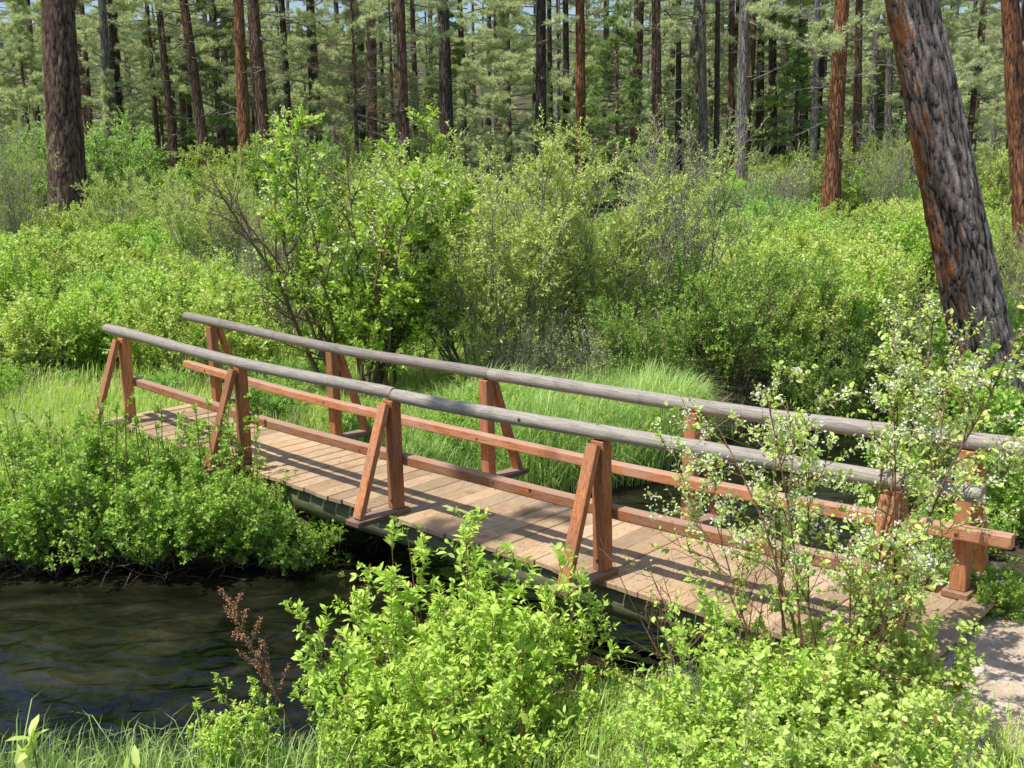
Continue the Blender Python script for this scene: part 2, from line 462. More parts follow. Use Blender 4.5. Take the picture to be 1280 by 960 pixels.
def ground_mat():
    m, nt, out = newmat('forest_soil')
    geo = nt.nodes.new('ShaderNodeNewGeometry'); pos = geo.outputs['Position']
    n1 = noise_n(nt, pos, 1.3, 6, .6); n2 = noise_n(nt, pos, 14, 6, .7); n3 = noise_n(nt, pos, .12, 3)
    soil = ramp(nt, n2, [(.3, (.035, .026, .018)), (.5, (.10, .075, .05)), (.7, (.20, .16, .11))])
    moss = ramp(nt, n2, [(.3, (.03, .07, .012)), (.6, (.10, .20, .03)), (.8, (.18, .28, .06))])
    c = mixc(nt, ramp(nt, n1, [(.48, (0, 0, 0)), (.66, (1, 1, 1))]), soil, moss)
    duff = ramp(nt, n2, [(.3, (.06, .05, .03)), (.7, (.17, .14, .08))])
    sp = nt.nodes.new('ShaderNodeSeparateXYZ'); nt.links.new(pos, sp.inputs[0])
    fy = ramp(nt, math_n(nt, 'DIVIDE', sp.outputs[1], 100), [(.30, (0, 0, 0)), (.42, (1, 1, 1))])
    hill = mixc(nt, ramp(nt, n3, [(.4, (0, 0, 0)), (.6, (1, 1, 1))]), duff, (.05, .09, .03))
    c = mixc(nt, fy, c, hill)
    wet = ramp(nt, sp.outputs[2], [(.03, (1, 1, 1)), (.14, (0, 0, 0))])
    c = mixc(nt, wet, c, mixc(nt, n2, (.012, .010, .006), (.045, .038, .02)))
    p = nd(nt, 'ShaderNodeBsdfPrincipled'); p.inputs['Roughness'].default_value = .95
    p.inputs['Specular IOR Level'].default_value = .1
    nt.links.new(c, p.inputs['Base Color']); nt.links.new(bump(nt, n2, .8, .04), p.inputs['Normal'])
    nt.links.new(p.outputs[0], out.inputs['Surface']); return m
g = link('ground', acc.mesh('ground', [ground_mat()], True)); tag(g, kind='structure')

# path sheet
def path_mat():
    m, nt, out = newmat('sandy_path')
    geo = nt.nodes.new('ShaderNodeNewGeometry'); pos = geo.outputs['Position']
    n1 = noise_n(nt, pos, 6, 6, .7); n2 = noise_n(nt, pos, 60, 4, .7)
    c = ramp(nt, n1, [(.3, (.44, .34, .24)), (.5, (.66, .54, .41)), (.7, (.80, .70, .56))])
    c = mixc(nt, ramp(nt, n2, [(.42, (0, 0, 0)), (.6, (.45, .45, .45))]), c, (.36, .20, .11))
    p = nd(nt, 'ShaderNodeBsdfPrincipled'); p.inputs['Roughness'].default_value = .95
    nt.links.new(c, p.inputs['Base Color']); nt.links.new(bump(nt, n2, .7, .015), p.inputs['Normal'])
    nt.links.new(p.outputs[0], out.inputs['Surface']); return m
acc = Acc(); t = np.linspace(0, 1, 60); cum = np.concatenate([[0], np.cumsum(np.linalg.norm(np.diff(PATH, axis=0), axis=1))])
cx = np.interp(t*cum[-1], cum, PATH[:, 0]); cy = np.interp(t*cum[-1], cum, PATH[:, 1])
tx, ty = np.gradient(cx), np.gradient(cy); ln = np.hypot(tx, ty); nxx, nyy = -ty/ln, tx/ln
rows = []
for u in np.linspace(-1, 1, 13):
    w = .85*u*(1+.12*np.sin(t*23+u))
    px_, py_ = cx+nxx*w, cy+nyy*w
    rows.append(np.stack([px_, py_, height(px_, py_) + .035 - .06*abs(u)**6 + .008*vnoise(px_, py_, 9)], 1))
V = np.stack(rows, 1).reshape(-1, 3); k = 13
ii = (np.arange(59)[:, None]*k + np.arange(k-1)[None, :]).ravel()
acc.add(V, np.stack([ii, ii+1, ii+k+1, ii+k], 1))
pth = link('path', acc.mesh('path', [path_mat()], True)); tag(pth, kind='structure')

# water
def water_mat():
    m, nt, out = newmat('dark_stream_water')
    geo = nt.nodes.new('ShaderNodeNewGeometry'); pos = geo.outputs['Position']
    bed = noise_n(nt, mapping(nt, pos, (.8, 1.6, 1)), 1.6, 5, .6)
    c = ramp(nt, bed, [(.36, (.006, .007, .004)), (.55, (.018, .018, .010)), (.76, (.05, .040, .023))])
    v1 = mapping(nt, pos, (1.0, 1.6, 1), (0, 0, R(12)))
    w1 = noise_n(nt, v1, 3.0, 1.5, .45, .8); w2 = noise_n(nt, v1, 13, 3, .5, .4)
    h = math_n(nt, 'ADD', w1, math_n(nt, 'MULTIPLY', w2, .07))
    p = nd(nt, 'ShaderNodeBsdfPrincipled'); p.inputs['Roughness'].default_value = .06
    p.inputs['IOR'].default_value = 1.42
    nt.links.new(c, p.inputs['Base Color']); nt.links.new(bump(nt, h, .38, .12), p.inputs['Normal'])
    nt.links.new(p.outputs[0], out.inputs['Surface']); return m
acc = Acc()
xs = np.linspace(-60, 60, 481)
yf = pl_y(xs, FAR_BANK)+.6; yn = pl_y(xs, NEAR_BANK)-.8
rows = np.stack([np.stack([xs, yn+(yf-yn)*u, np.zeros_like(xs)], 1) for u in np.linspace(0, 1, 9)], 1)
V = rows.reshape(-1, 3); ii = (np.arange(480)[:, None]*9 + np.arange(8)[None, :]).ravel()
acc.add(V, np.stack([ii, ii+9, ii+10, ii+1], 1))
wt = link('water', acc.mesh('water', [water_mat()], True)); tag(wt, kind='structure')

# ------------------------------------------------------------------ the footbridge
DECK0 = CZ - 2.82                      # deck top at the ends
YAW = R(-42.7)
BO = np.array([-4.50, 11.58, 0.0])
dv = np.array([math.cos(YAW), math.sin(YAW), 0.0]); nv = np.array([-math.sin(YAW), math.cos(YAW), 0.0])
TP = [0.0, 2.41, 4.74, 6.98, 9.07]
BW = 1.15
bridge = empty('footbridge', (BO[0], BO[1], DECK0), YAW)
tag(bridge, 'wooden footbridge with grey log handrails and red stained posts over the dark stream', 'bridge')
def sag(t): return .08*(t-4.5)**2/20 - .0
def loc(t, n, z): return np.array([t, n, z + sag(t)])     # bridge frame: x along, y across (0 near .. BW far)
EX, EY, EZ = np.eye(3)
rb = random.Random(5)
# deck
acc = Acc(); t = -.32
while t < 9.16:
    w = .192 + rb.uniform(-.006, .006)
    j = rb.uniform(-.015, .015); j2 = rb.uniform(-.015, .015)
    ya, yb = -.10+j, BW+.10+j2
    tilt = rb.uniform(-.004, .004)
    box(acc, loc(t+w/2, (ya+yb)/2, -.022+rb.uniform(-.003, .003)), EX*(w/2-.005)+EZ*tilt, EY*(yb-ya)/2, EZ*.022, 0, rb.random(), .005)
    for nn in (.06, .13, BW-.13, BW-.06):
        a6 = np.arange(6)*math.pi/3; c_ = loc(t+w/2+rb.uniform(-.02, .02), nn, .004)
        acc.add([c_+np.array([.006*math.cos(q), .006*math.sin(q), 0]) for q in a6], [list(range(6))], 1)
    t += w
link('deck', acc.mesh('deck', [MT['deck'], MT['iron']]), bridge)
# nails
acc = Acc(); t = -.32
rn = random.Random(5)
# stringers
for n0 in (.10, BW-.10):
    acc = Acc(); ts = np.linspace(-.25, 9.2, 60)
    pts = np.array([loc(a, n0+.01*math.sin(a*1.7), -.046-.14) for a in ts]); rad = .14 + .008*np.sin(ts*2.3+n0)
    tube(acc, pts, rad, 18, 0, .5, True)
    link('stringer', acc.mesh('stringer', [MT['stringer']], True), bridge)
def log(name, t0, t1, n0, z0, r, breaks, seed):
    acc = Acc(); rr = random.Random(seed); segs = [t0]+breaks+[t1]
    for a, b in zip(segs[:-1], segs[1:]):
        m = int((b-a)/.12)+2; ts = np.linspace(a+.003, b-.003, m); ph = rr.uniform(0, 6)
        ra, rb_ = r*rr.uniform(.97, 1.08), r*rr.uniform(.88, 1.0)
        pts = np.array([loc(q, n0+.010*math.sin(q*1.1+ph), z0+.008*math.sin(q*1.4+ph)) for q in ts])
        rad = np.interp(ts, [a, b], [ra, rb_])*(1+.018*np.sin(ts*7+ph)+.012*np.sin(ts*17+2*ph))
        rad[0] *= .93; rad[-1] *= .93
        tube(acc, pts, rad, 18, 0, rr.random(), True)
    me = acc.mesh(name, [MT['log']], True)
    # flat-shaded ends
    fl = [p for p in me.polygons if len(p.vertices) > 4]
    for p in fl: p.use_smooth = False
    return me
link('handrail', log('handrail', -.42, 9.52, -.0, 1.052, .058, [4.76], 3), bridge)
link('handrail', log('handrail', -.62, 11.3, BW, 1.052, .058, [4.80], 4), bridge)
# mid rails on the inner faces of the posts
def rail(t0, t1, n0, z0, seed):
    acc = Acc(); m = 14; ts = np.linspace(t0, t1, m)
    rr = random.Random(seed); tn = rr.random()
    a, c = .045, .012
    prof = [(-a+c, -a), (a-c, -a), (a, -a+c), (a, a-c), (a-c, a), (-a+c, a), (-a, a-c), (-a, -a+c)]
    V = []
    for q in ts:
        for (u, v) in prof: V.append(loc(q, n0+u, z0+v+.006*math.sin(q*1.3+seed)))
    k = 8; i = np.arange(m-1)[:, None]*k; j = np.arange(k)[None, :]; j2 = (j+1) % k
    acc.add(V, np.stack([i+j, i+k+j, i+k+j2, i+j2], -1).reshape(-1, 4), 0, tn)
    acc.add(V[:k], [list(range(k))], 0, tn); acc.add(V[-k:], [list(range(k))[::-1]], 0, tn)
    return acc.mesh('rail', [MT['rail']])
PH = .052   # half post
link('mid_rail', rail(-.28, 9.3, PH+.047, .46, 1), bridge)
link('mid_rail', rail(-.50, 9.40, BW-PH-.047, .46, 2), bridge)
# posts, braces, outriggers
for i, tpos in enumerate(TP):
    for side in (-1, 1):
        n0 = 0 if side < 0 else BW
        z0 = .045
        lean = rb.uniform(-.012, .012)
        acc = Acc(); hp = (1.0-z0)/2
        box(acc, loc(tpos, n0, z0+hp), EX*PH, EY*PH, EZ*hp+EX*lean, 0, rb.random(), .006)
        link('post', acc.mesh('post', [MT['post']]), bridge)
        for zb in (.12, .46, .94):
            A2 = Acc(); c_ = loc(tpos, n0-side*0+side*(PH), zb) if zb != .46 else loc(tpos, n0-side*(PH+.09), zb)
            dd_ = EY*side*(1 if zb != .46 else -1)
            tube(A2, [c_-dd_*.01, c_+dd_*.007], .011, 8, 0, .5, True)
            link('bolt', A2.mesh('bolt', [MT['iron']]), bridge)
        # outrigger plank
        acc = Acc(); out = .46
        ya, yb = n0-side*.09, n0+side*(out+.03)
        box(acc, loc(tpos, (ya+yb)/2, .0235), EX*.085, EY*abs(yb-ya)/2, EZ*.0215, 0, rb.random(), .004)
        link('outrigger', acc.mesh('outrigger', [MT['plank']]), bridge)
        # brace from the outer end of the outrigger up to the post head
        acc = Acc()
        a = loc(tpos, n0+side*(out-.04), z0+.004); b = loc(tpos+lean, n0+side*(PH+.035), .985)
        d = b-a; L = np.linalg.norm(d); u = d/L; w = nrm(np.cross(EX, u))
        box(acc, (a+b)/2, EX*.048, w*.028, d/2, 0, rb.random(), .004)
        link('brace', acc.mesh('brace', [MT['post']]), bridge)

# ------------------------------------------------------------------ plants
def grow(rng, p, d, L, n=5, upb=.15, wig=.12):
    pts = [np.array(p, float)]; d = np.array(d, float); s = L/n
    for i in range(n):
        d = d + rng.randn(3)*wig; d[2] += upb; d /= np.linalg.norm(d)+1e-9
        pts.append(pts[-1]+d*s)
    return np.array(pts)
def along(poly, t):
    k = len(poly)-1; f = min(max(t, 0), .999)*k; i = int(f); return poly[i]+(poly[i+1]-poly[i])*(f-i), nrm(poly[i+1]-poly[i])

def make_shrub(seed, Ht=1.2, spread=.6, base_r=.15, stems=12, br=7, tw=4, leaf=(.03, .018), nleaf=10, mode='quad',
               r0=.012, upb=.15, wig=.10, start=.2, leafmat='leaf_bank', twigmat='twig', bare=0.0, flower=0, flower_size=.02,
               blen=.40, tlen=.18, low_bare=.0, whorl=False, k=4, tipup=False, lean=(0, 0)):
    rng = np.random.RandomState(seed)
    W = Acc(); Lf = Acc(); Fl = Acc()
    LP, LD, LN, LS = [], [], [], []; FP = []
    for s in range(stems):
        az = rng.uniform(0, 2*math.pi); rr = base_r*math.sqrt(rng.rand())
        b = np.array([rr*math.cos(az), rr*math.sin(az), -.05])
        az2 = az + rng.randn()*.5; til = spread*rng.uniform(.15, 1.0)
        d = nrm(np.array([math.cos(az2)*til+lean[0], math.sin(az2)*til+lean[1], 1.0]))
        SL = Ht*rng.uniform(.62, 1.05)*(1 - .25*til*(0 if tipup else 1))/max(d[2], .55)*.92
        st = grow(rng, b, d, SL, 7, upb*.4, wig)
        tube(W, st, np.linspace(r0, r0*.25, len(st))*rng.uniform(.7, 1.1), k)
        dead = rng.rand() < bare
        for bi in range(br):
            t = start + (1-start)*(bi+rng.rand())/br
            p, dd = along(st, t)
            o = rng.randn(3); o -= dd*(o@dd); o = nrm(o)
            bd = nrm(dd*rng.uniform(.5, 1.0) + o*rng.uniform(.5, 1.1))
            BL = blen*Ht*rng.uniform(.5, 1.0)*(1.1-.75*t)
            bp = grow(rng, p, bd, BL, 4, upb, wig*1.2)
            tube(W, bp, np.linspace(r0*.45, r0*.15, len(bp)), 3)
            twl = [bp]
            for ti in range(tw):
                tt = .2+.8*(ti+rng.rand())/tw
                p2, d2 = along(bp, tt)
                o = rng.randn(3); o -= d2*(o@d2); o = nrm(o)
                tp = grow(rng, p2, nrm(d2*.8+o*rng.uniform(.4, 1.0)), tlen*Ht*rng.uniform(.4, 1.0), 3, upb, wig)
                tube(W, tp, np.linspace(r0*.2, r0*.09, len(tp)), 3); twl.append(tp)
            if dead: continue
            for tp in twl:
                zrel = tp[-1][2]/Ht
                if zrel < low_bare*rng.uniform(.6, 1.2): continue
                nl = max(2, int(nleaf*rng.uniform(.6, 1.3)))
                for q in range(nl):
                    u = (q+rng.rand())/nl
                    if whorl: u = 1-(1-u)**2*.9
                    else: u = .15+.85*u
                    p3, d3 = along(tp, u)
                    LP.append(p3); LD.append(d3); LN.append(0); LS.append(1.15-.35*abs(u-.5)*2)
                if flower and rng.rand() < flower and zrel > .45: FP.append((tp[-1], nrm(tp[-1]-tp[-2])))
    if LP:
        P = np.array(LP); T = np.array(LD); n = len(P)
        o = rng.randn(n, 3); o -= T*np.sum(o*T, 1, keepdims=True); o = nrm(o)
        D = nrm(T*rng.uniform(.3, 1.0, (n, 1)) + o + np.array([0, 0, .15]))
        LS = list(np.array(LS)*rng.choice([.5, .8, 1.0, 1.25], n))
        N = nrm(np.array([0, 0, 1.0]) + rng.randn(n, 3)*.45 + .0)
        S = np.array(LS)*rng.uniform(.65, 1.2, n)
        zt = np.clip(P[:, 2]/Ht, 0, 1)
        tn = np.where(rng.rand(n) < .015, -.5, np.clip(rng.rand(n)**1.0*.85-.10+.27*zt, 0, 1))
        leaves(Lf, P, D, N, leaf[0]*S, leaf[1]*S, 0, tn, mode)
    parts = [('stems', W.mesh('stems', [MT[twigmat]], True)), ('foliage', Lf.mesh('foliage', [MT[leafmat]], mode != 'quad'))]
    if FP:
        P = np.array([p for p, d in FP]); m = len(P); c = 20
        P = np.repeat(P, c, 0) - np.repeat(np.array([d for p, d in FP]), c, 0)*(rng.rand(m*c, 1)*flower_size*4) + rng.randn(m*c, 3)*flower_size*.75
        D = nrm(rng.randn(m*c, 3)); N = nrm(rng.randn(m*c, 3))
        leaves(Fl, P, D, N, flower_size*.9, flower_size*.62, 0, rng.rand(m*c), 'quad')
        parts.append(('blossoms', Fl.mesh('blossoms', [MT['petal']])))
    return parts

def put(parts, name, x, y, rz=0.0, s=1.0, label=None, cat=None, group=None, z=None, mats=None):
    e = empty(name, (x, y, (H(x, y) if z is None else z)), rz, s)
    for i, (pn, me) in enumerate(parts):
        link(pn, me, e, (mats or {}).get(pn))
    tag(e, label, cat, group)
    return e
def xy(px, D): return (px-640)/F*D*1.0, D
def ztop(py, D): return at(640, py, D)[2]

# --- mid-ground willows and shrubs -------------------------------------------------
cherry = make_shrub(21, 4.0, .42, .45, 20, 14, 7, (.080, .050), 14, 'quad', .032, .05, .07, .16, 'leaf_cherry', 'twig', .10, .30, .045, .26, .10, .18)
willow = [make_shrub(30+i, 4.0, .50, .6, 32, 13, 6, (.047, .021), 26, 'quad', .022, .08, .08, .18, 'leaf_willow', 'twig_grey', .20, 0, .02, .26, .10, .20) for i in range(2)]
silver = make_shrub(41, 4.2, .42, .5, 22, 12, 6, (.05, .018), 13, 'quad', .022, .06, .09, .2, 'leaf_silver', 'twig_grey', .34, 0, .02, .28, .11, .2)
olive = make_shrub(43, 2.6, .75, .5, 26, 11, 6, (.05, .03), 17, 'quad', .020, .08, .08, .12, 'leaf_dark', 'twig', .12, 0, .02, .30, .13, .12)
mound = [make_shrub(50+i, 1.4, 1.0, .5, 26, 9, 5, (.052, .036), 14, 'quad', .010, .10, .08, .08, 'leaf_bright', 'twig', .06, 0, .02, .42, .20, .0) for i in range(3)]
twiggy = make_shrub(60, 2.0, .8, .5, 30, 10, 6, (.04, .02), 5, 'quad', .012, .10, .10, .15, 'leaf_silver', 'twig_grey', .5, 0, .02, .36, .16, .1)

def shrub_at(parts, px, D, top, h0, label, cat='shrub', group=None, rz=None, name='willow_shrub', sw=1.0):
    x, y = xy(px, D); z = H(x, y); s = max(.2, (ztop(top, D)-z)/h0)
    return put(parts, name, x, y, random.uniform(0, 6.28) if rz is None else rz, (s*sw, s*sw, s), label, cat, group, z)

shrub_at(cherry, 450, 14.3, 88, 4.15, 'tall white flowering shrub behind the left half of the bridge, several bare leaning stems', name='flowering_shrub', rz=.4, sw=1.0)
shrub_at(willow[0], 625, 15.2, 128, 4.15, 'broad dome shaped willow with fine twigs behind the middle of the bridge', rz=1.0, sw=1.15)
shrub_at(willow[1], 745, 16.0, 112, 4.15, 'taller willow clump to the right of the dome shaped willow', rz=2.0)
shrub_at(willow[0], 540, 19, 175, 4.15, 'thin leaved willow filling the gap right of the white flowering shrub', rz=3.3)
shrub_at(silver, 850, 19.5, 112, 4.3, 'silvery grey willow with dead bare branch tips in front of the dark trunks', rz=.8, sw=.95)
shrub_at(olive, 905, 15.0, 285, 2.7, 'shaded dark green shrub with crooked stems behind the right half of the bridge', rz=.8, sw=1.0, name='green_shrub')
shrub_at(olive, 800, 13.9, 345, 2.7, 'low dark leafy shrub under the willows with grey dead twigs at its foot', rz=2.8, sw=.9, name='green_shrub')
shrub_at(twiggy, 735, 13.9, 365, 2.1, 'bare grey brushwood thicket under the willows', rz=2.8, sw=.9, name='dead_brushwood', cat='dead shrub')
shrub_at(twiggy, 640, 13.8, 375, 2.1, 'bare brown brushwood at the foot of the dome shaped willow', rz=.8, sw=.8, name='dead_brushwood', cat='dead shrub')
shrub_at(olive, 985, 17, 290, 2.7, 'green shrub between the shaded shrub and the bright mound on the right', rz=4.1, sw=1.0, name='green_shrub')
shrub_at(willow[1], 265, 23, 180, 4.15, 'yellow green willow standing between the big left pine and the flowering shrub', rz=4.4, sw=.95)
shrub_at(willow[0], 165, 27, 190, 4.15, 'loose willow right beside the big left pine', rz=5.2, sw=.95)
shrub_at(twiggy, 345, 20, 225, 2.1, 'pale grey twiggy bush left of the white flowering shrub', rz=5.2, sw=.8, name='twiggy_shrub')
shrub_at(twiggy, 215, 21, 290, 2.1, 'low tangle of pale dead twigs among the bright undergrowth on the left', rz=1.2, sw=.8, name='twiggy_shrub')
shrub_at(silver, 22, 24, 95, 4.3, 'slender half bare sapling left of the big left pine', rz=1.9, sw=.6, name='sapling', cat='sapling')
shrub_at(silver, 1105, 33, 140, 4.3, 'pale sapling between the orange trunk and the leaning pine', rz=3.9, sw=.7, name='sapling', cat='sapling')
shrub_at(twiggy, 975, 38, 185, 2.1, 'sparse olive brush at the forest edge left of the orange trunk', rz=.9, sw=.8, name='twiggy_shrub')
shrub_at(willow[1], 1262, 17, 215, 4.15, 'green bush behind the leaning pine at the right edge', rz=.3, sw=.6)
shrub_at(olive, 1215, 13.5, 330, 2.7, 'leafy bush at the foot of the leaning pine on its right', rz=.3, sw=.8, name='green_shrub')
shrub_at(olive, 1040, 14.2, 400, 2.7, 'low shaded bush overhanging the water behind the far handrail', rz=2.3, sw=1.0, name='green_shrub')
shrub_at(olive, 1130, 14.5, 360, 2.7, 'shaded bush at the foot of the leaning pine on its left', rz=1.3, sw=.8, name='green_shrub')

# bright mounds of undergrowth
rm = random.Random(9)
def scatter(n, pxa, pxb, Da, Db, lab, grp, variants, smin, smax, name='undergrowth_bush', cat='bush', mats=None, avoid=None):
    for i in range(n):
        D = rm.uniform(Da, Db); px = rm.uniform(pxa, pxb); x, y = xy(px, D)
        if y < pl_y(x, FAR_BANK)+.5: continue
        if avoid and avoid(px, D): continue
        put(rm.choice(variants), name, x, y, rm.uniform(0, 6.28), rm.uniform(smin, smax), lab, cat, grp, mats={'foliage': MT[rm.choice(['leaf_bright', 'leaf_bright2', 'leaf_bright3', 'leaf_willow'])]})
scatter(46, -60, 330, 15.5, 34, 'bright yellow green bush in the mass of undergrowth left of the flowering shrub', 'bright undergrowth bushes on the left', mound, .75, 1.35)
scatter(34, 930, 1200, 15.5, 32, 'bright green bush in the sunlit mound between the willows and the leaning pine', 'bright undergrowth bushes on the right', mound, .8, 1.3)
scatter(22, 330, 950, 21, 36, 'low green bush showing between the willows at the forest edge', 'bushes at the forest edge', mound+[olive], .8, 1.3)
scatter(30, 880, 1230, 36, 58, 'pale green bush between the pine trunks on the right', 'bushes between the pine trunks on the right', mound+[olive], 1.0, 1.9)
scatter(24, -100, 500, 36, 58, 'pale green bush between the pine trunks on the left', 'bushes between the pine trunks on the left', mound+[olive], 1.0, 1.9)
for i in range(34):
    x = rm.uniform(-9, 1.2); y = pl_y(x, FAR_BANK) + rm.uniform(1.0, 6.5)
    q = np.array([x-BO[0], y-BO[1]]); t_, m_ = q@dv[:2], q@nv[:2]
    if -1.2 < t_ < 10 and -.8 < m_ < BW+.6: continue
    put(rm.choice(mound), 'meadow_weed', x, y, rm.uniform(0, 6.28), rm.uniform(.22, .48), 'small leafy weed clump in the meadow grass around the bridge', 'weed', 'weed clumps in the meadow', mats={'foliage': MT[rm.choice(['leaf_bank', 'leaf_bright2', 'leaf_bright3'])]})
scatter(9, 1190, 1420, 13, 30, 'green bush on the right behind the leaning pine', 'bushes behind the leaning pine', mound+[olive], .8, 1.3)

# --- far-bank shrubs in front of the bridge (left) ---------------------------------
bank = [make_shrub(70+i, 1.05, 1.0, .34, 30, 9, 5, (.038, .028), 11, 'quad', .007, .10, .10, .05, 'leaf_bank', 'twig', .08, 0, .02, .34, .15, .10) for i in range(3)]
spots = [(-20, 9.25, .95, 'leafy bank bush at the left edge above the dark water'),
         (45, 9.15, 1.0, 'second bank bush from the left edge, bright leaves with dry twigs at its foot'),
         (110, 9.15, 1.05, 'bank bush third from the left edge, below the first near post'),
         (170, 9.1, .95, 'bank bush with long upright shoots left of the second near post'),
         (235, 9.12, .92, 'bank bush just left of the second near post'),
         (300, 9.1, .72, 'bank bush in front of the second near post'),
         (350, 9.08, .62, 'dark bank bush trailing over the shadow under the bridge'),
         (398, 9.02, .42, 'lowest dark bank bush, rightmost before the shadow under the bridge'),
         (75, 9.8, .9, 'bank bush behind the others near the left edge'),
         (205, 9.75, .85, 'bank bush set back between the first two near posts')]
for i, (px, D, s, lb) in enumerate(spots):
    x, y = xy(px, D); put(bank[i % 3], 'bank_bush', x, y, i*1.3, s, lb, 'bush', None)
shoots = make_shrub(77, 1.0, .18, .25, 9, 5, 1, (.034, .024), 9, 'quad', .008, .2, .05, .2, 'leaf_bank', 'twig_red', 0, 0, .02, .10, .06, 0)
for px, D, s, lb in ((20, 9.6, 1.15, 'upright leafy shoots above the bank bushes near the left edge'), (148, 9.4, 1.4, 'tall upright shoots in front of the first near post'), (285, 9.35, 1.35, 'tall upright shoots in front of the second near post')):
    x, y = xy(px, D); put(shoots, 'leafy_shoots', x, y, px, s, lb, 'shoots', None)

# dead sticks and roots at the waterline under those bushes
rs = np.random.RandomState(3)
W = Acc()
for i in range(230):
    x = rs.uniform(-5.6, -1.2); y = pl_y(x, FAR_BANK) + rs.uniform(-.12, .45)
    d = nrm(np.array([rs.randn(), -abs(rs.randn())*.7, rs.uniform(-.4, .7)]))
    z = max(H(x, y), 0)+rs.uniform(.0, .2)
    tube(W, grow(rs, (x, y, z), d, rs.uniform(.1, .6), 5, -.08, .3), np.linspace(rs.uniform(.002, .006), .002, 6), 4)
tag(link('dead_sticks', W.mesh('dead_sticks', [MT['twig']], True)), 'tangle of dead sticks and roots along the waterline under the bank bushes', 'sticks', None, 'stuff')

# --- foreground bushes -------------------------------------------------------------
fg = [make_shrub(80+i, 1.35, .50, .32, 22, 8, 3, (.058, .025), 9, 'leaf', .0075, .12, .07, .22, 'leaf_spirea', 'twig_red', .05, 0, .02, .26, .09, .0, True, 5) for i in range(2)]
for px, D, s, v, rz, lb in ((560, 5.25, 1.04, 0, .3, 'central foreground bush with whorls of narrow bright leaves, tallest, below the third near post'),
                            (660, 5.25, .74, 1, 1.9, 'foreground bush right of the tallest one, reaching up to the fourth near post'),
                            (470, 5.1, .82, 1, 4.1, 'foreground bush left of the tallest one, above the dark water'),
                            (600, 4.55, .72, 0, 2.2, 'nearest low foreground bush at the bottom centre of the picture'),
                            (415, 4.75, .5, 0, 5.2, 'low foreground bush at the bottom left of the centre'),
                            (250, 4.95, .42, 1, 3.0, 'thin leafy sprigs beside the rusty seed stalk')):
    x, y = xy(px, D); put(fg[v], 'leafy_bush', x, y, rz, s, lb, 'bush', None)

snow = [make_shrub(90+i, .95, .75, .35, 30, 8, 4, ((.042, .028), (.034, .020), (.038, .030))[i], (6, 9, 7)[i], 'leaf', .0055, .12, .13, .12, ('leaf_snow', 'leaf_spirea', 'leaf_bright2')[i], 'twig_grey', .26, 0, .02, .34, .16, .0, False, 4) for i in range(3)]
for i, (px, D, s, lb) in enumerate(((885, 4.6, .55, 'pale leafy bush left of the path bushes, beside the water under the bridge'),
        (985, 4.6, 1.0, 'pale leafy bush at the foot of the blossoming branches, left one'),
        (1090, 4.6, 1.05, 'pale leafy bush at the foot of the blossoming branches, right one'),
        (1190, 4.15, .58, 'pale leafy bush beside the sandy path'),
        (905, 4.0, .74, 'pale leafy bush at the bottom right, left of the middle one'),
        (1030, 3.95, .85, 'pale leafy bush at the bottom right, middle one'),
        (1150, 3.75, .72, 'pale leafy bush at the bottom right, next to the corner'),
        (1275, 3.6, .55, 'pale leafy bush in the bottom right corner'),
        (815, 4.0, .36, 'small pale bush at the bottom between the central bush and the right bushes'))):
    x, y = xy(px, D); put(snow[i % 3], 'leafy_bush', x, y, i*2.1, s, lb, 'bush', None)

bloom = make_shrub(101, 2.25, .44, .20, 15, 11, 4, (.032, .021), 9, 'leaf', .010, .03, .09, .42, 'leaf_snow', 'twig_red', .15, .5, .020, .24, .09, .42, False, 5, False, (.04, .04))
x, y = xy(1050, 4.85); put(bloom, 'flowering_shrub', x, y, .6, .97, 'shrub with cream white blossom clusters in front of the right end of the bridge', 'shrub')
bloom2 = make_shrub(102, 2.75, .22, .10, 6, 9, 5, (.032, .021), 9, 'leaf', .012, .04, .09, .66, 'leaf_snow', 'twig_red', .0, .55, .022, .18, .07, .45, False, 5, False, (.30, .05))
bare = make_shrub(103, 1.3, .40, .15, 8, 5, 3, (.03, .02), 2, 'leaf', .008, .06, .12, .35, 'leaf_snow', 'twig_red', .5, 0, .02, .3, .12, .3, False, 5)
x, y = xy(1105, 5.0); put(bloom2, 'flowering_shrub', x, y, .0, 1.0, 'taller blossoming shrub reaching up in front of the leaning pine', 'shrub')
x, y = xy(890, 4.95); put(bare, 'bare_shrub', x, y, .6, .95, 'nearly bare brown twigs in front of the deck near its right end', 'shrub')
x, y = xy(985, 4.9); put(bare, 'bare_shrub', x, y, 2.6, .8, 'nearly bare twigs left of the blossoming shrub', 'shrub')

for px, D, s, v, lb in ((1225, 8.6, 1.0, 0, 'leafy bush between the far handrail end and the leaning pine'), (1275, 7.9, .9, 1, 'leafy bush at the right edge beside the stones'),
                        (1165, 8.9, .8, 2, 'leafy bush on the near bank below the leaning pine'), (1330, 9.2, 1.3, 1, 'tall leafy bush at the right edge behind the handrail'),
                        (1290, 11.5, 1.6, 0, 'bush right of the leaning pine foot')):
    x, y = xy(px, D); put(bank[v], 'leafy_bush', x, y, px, s, lb, 'bush', None)
for px, D, q, lb in ((1248, 6.5, .34, 'small bush between the bridge end and the pale stones'), (1280, 6.3, .36, 'small bush at the right edge below the stones'), (1225, 7.4, .45, 'small bush behind the last far post')):
    x, y = xy(px, D); put(bank[1], 'leafy_bush', x, y, px, q, lb, 'bush', None)
x, y = xy(1262, 8.3); put(twiggy, 'dead_brushwood', x, y, 1.0, .42, 'tangle of grey dead twigs at the foot of the leaning pine', 'dead shrub')
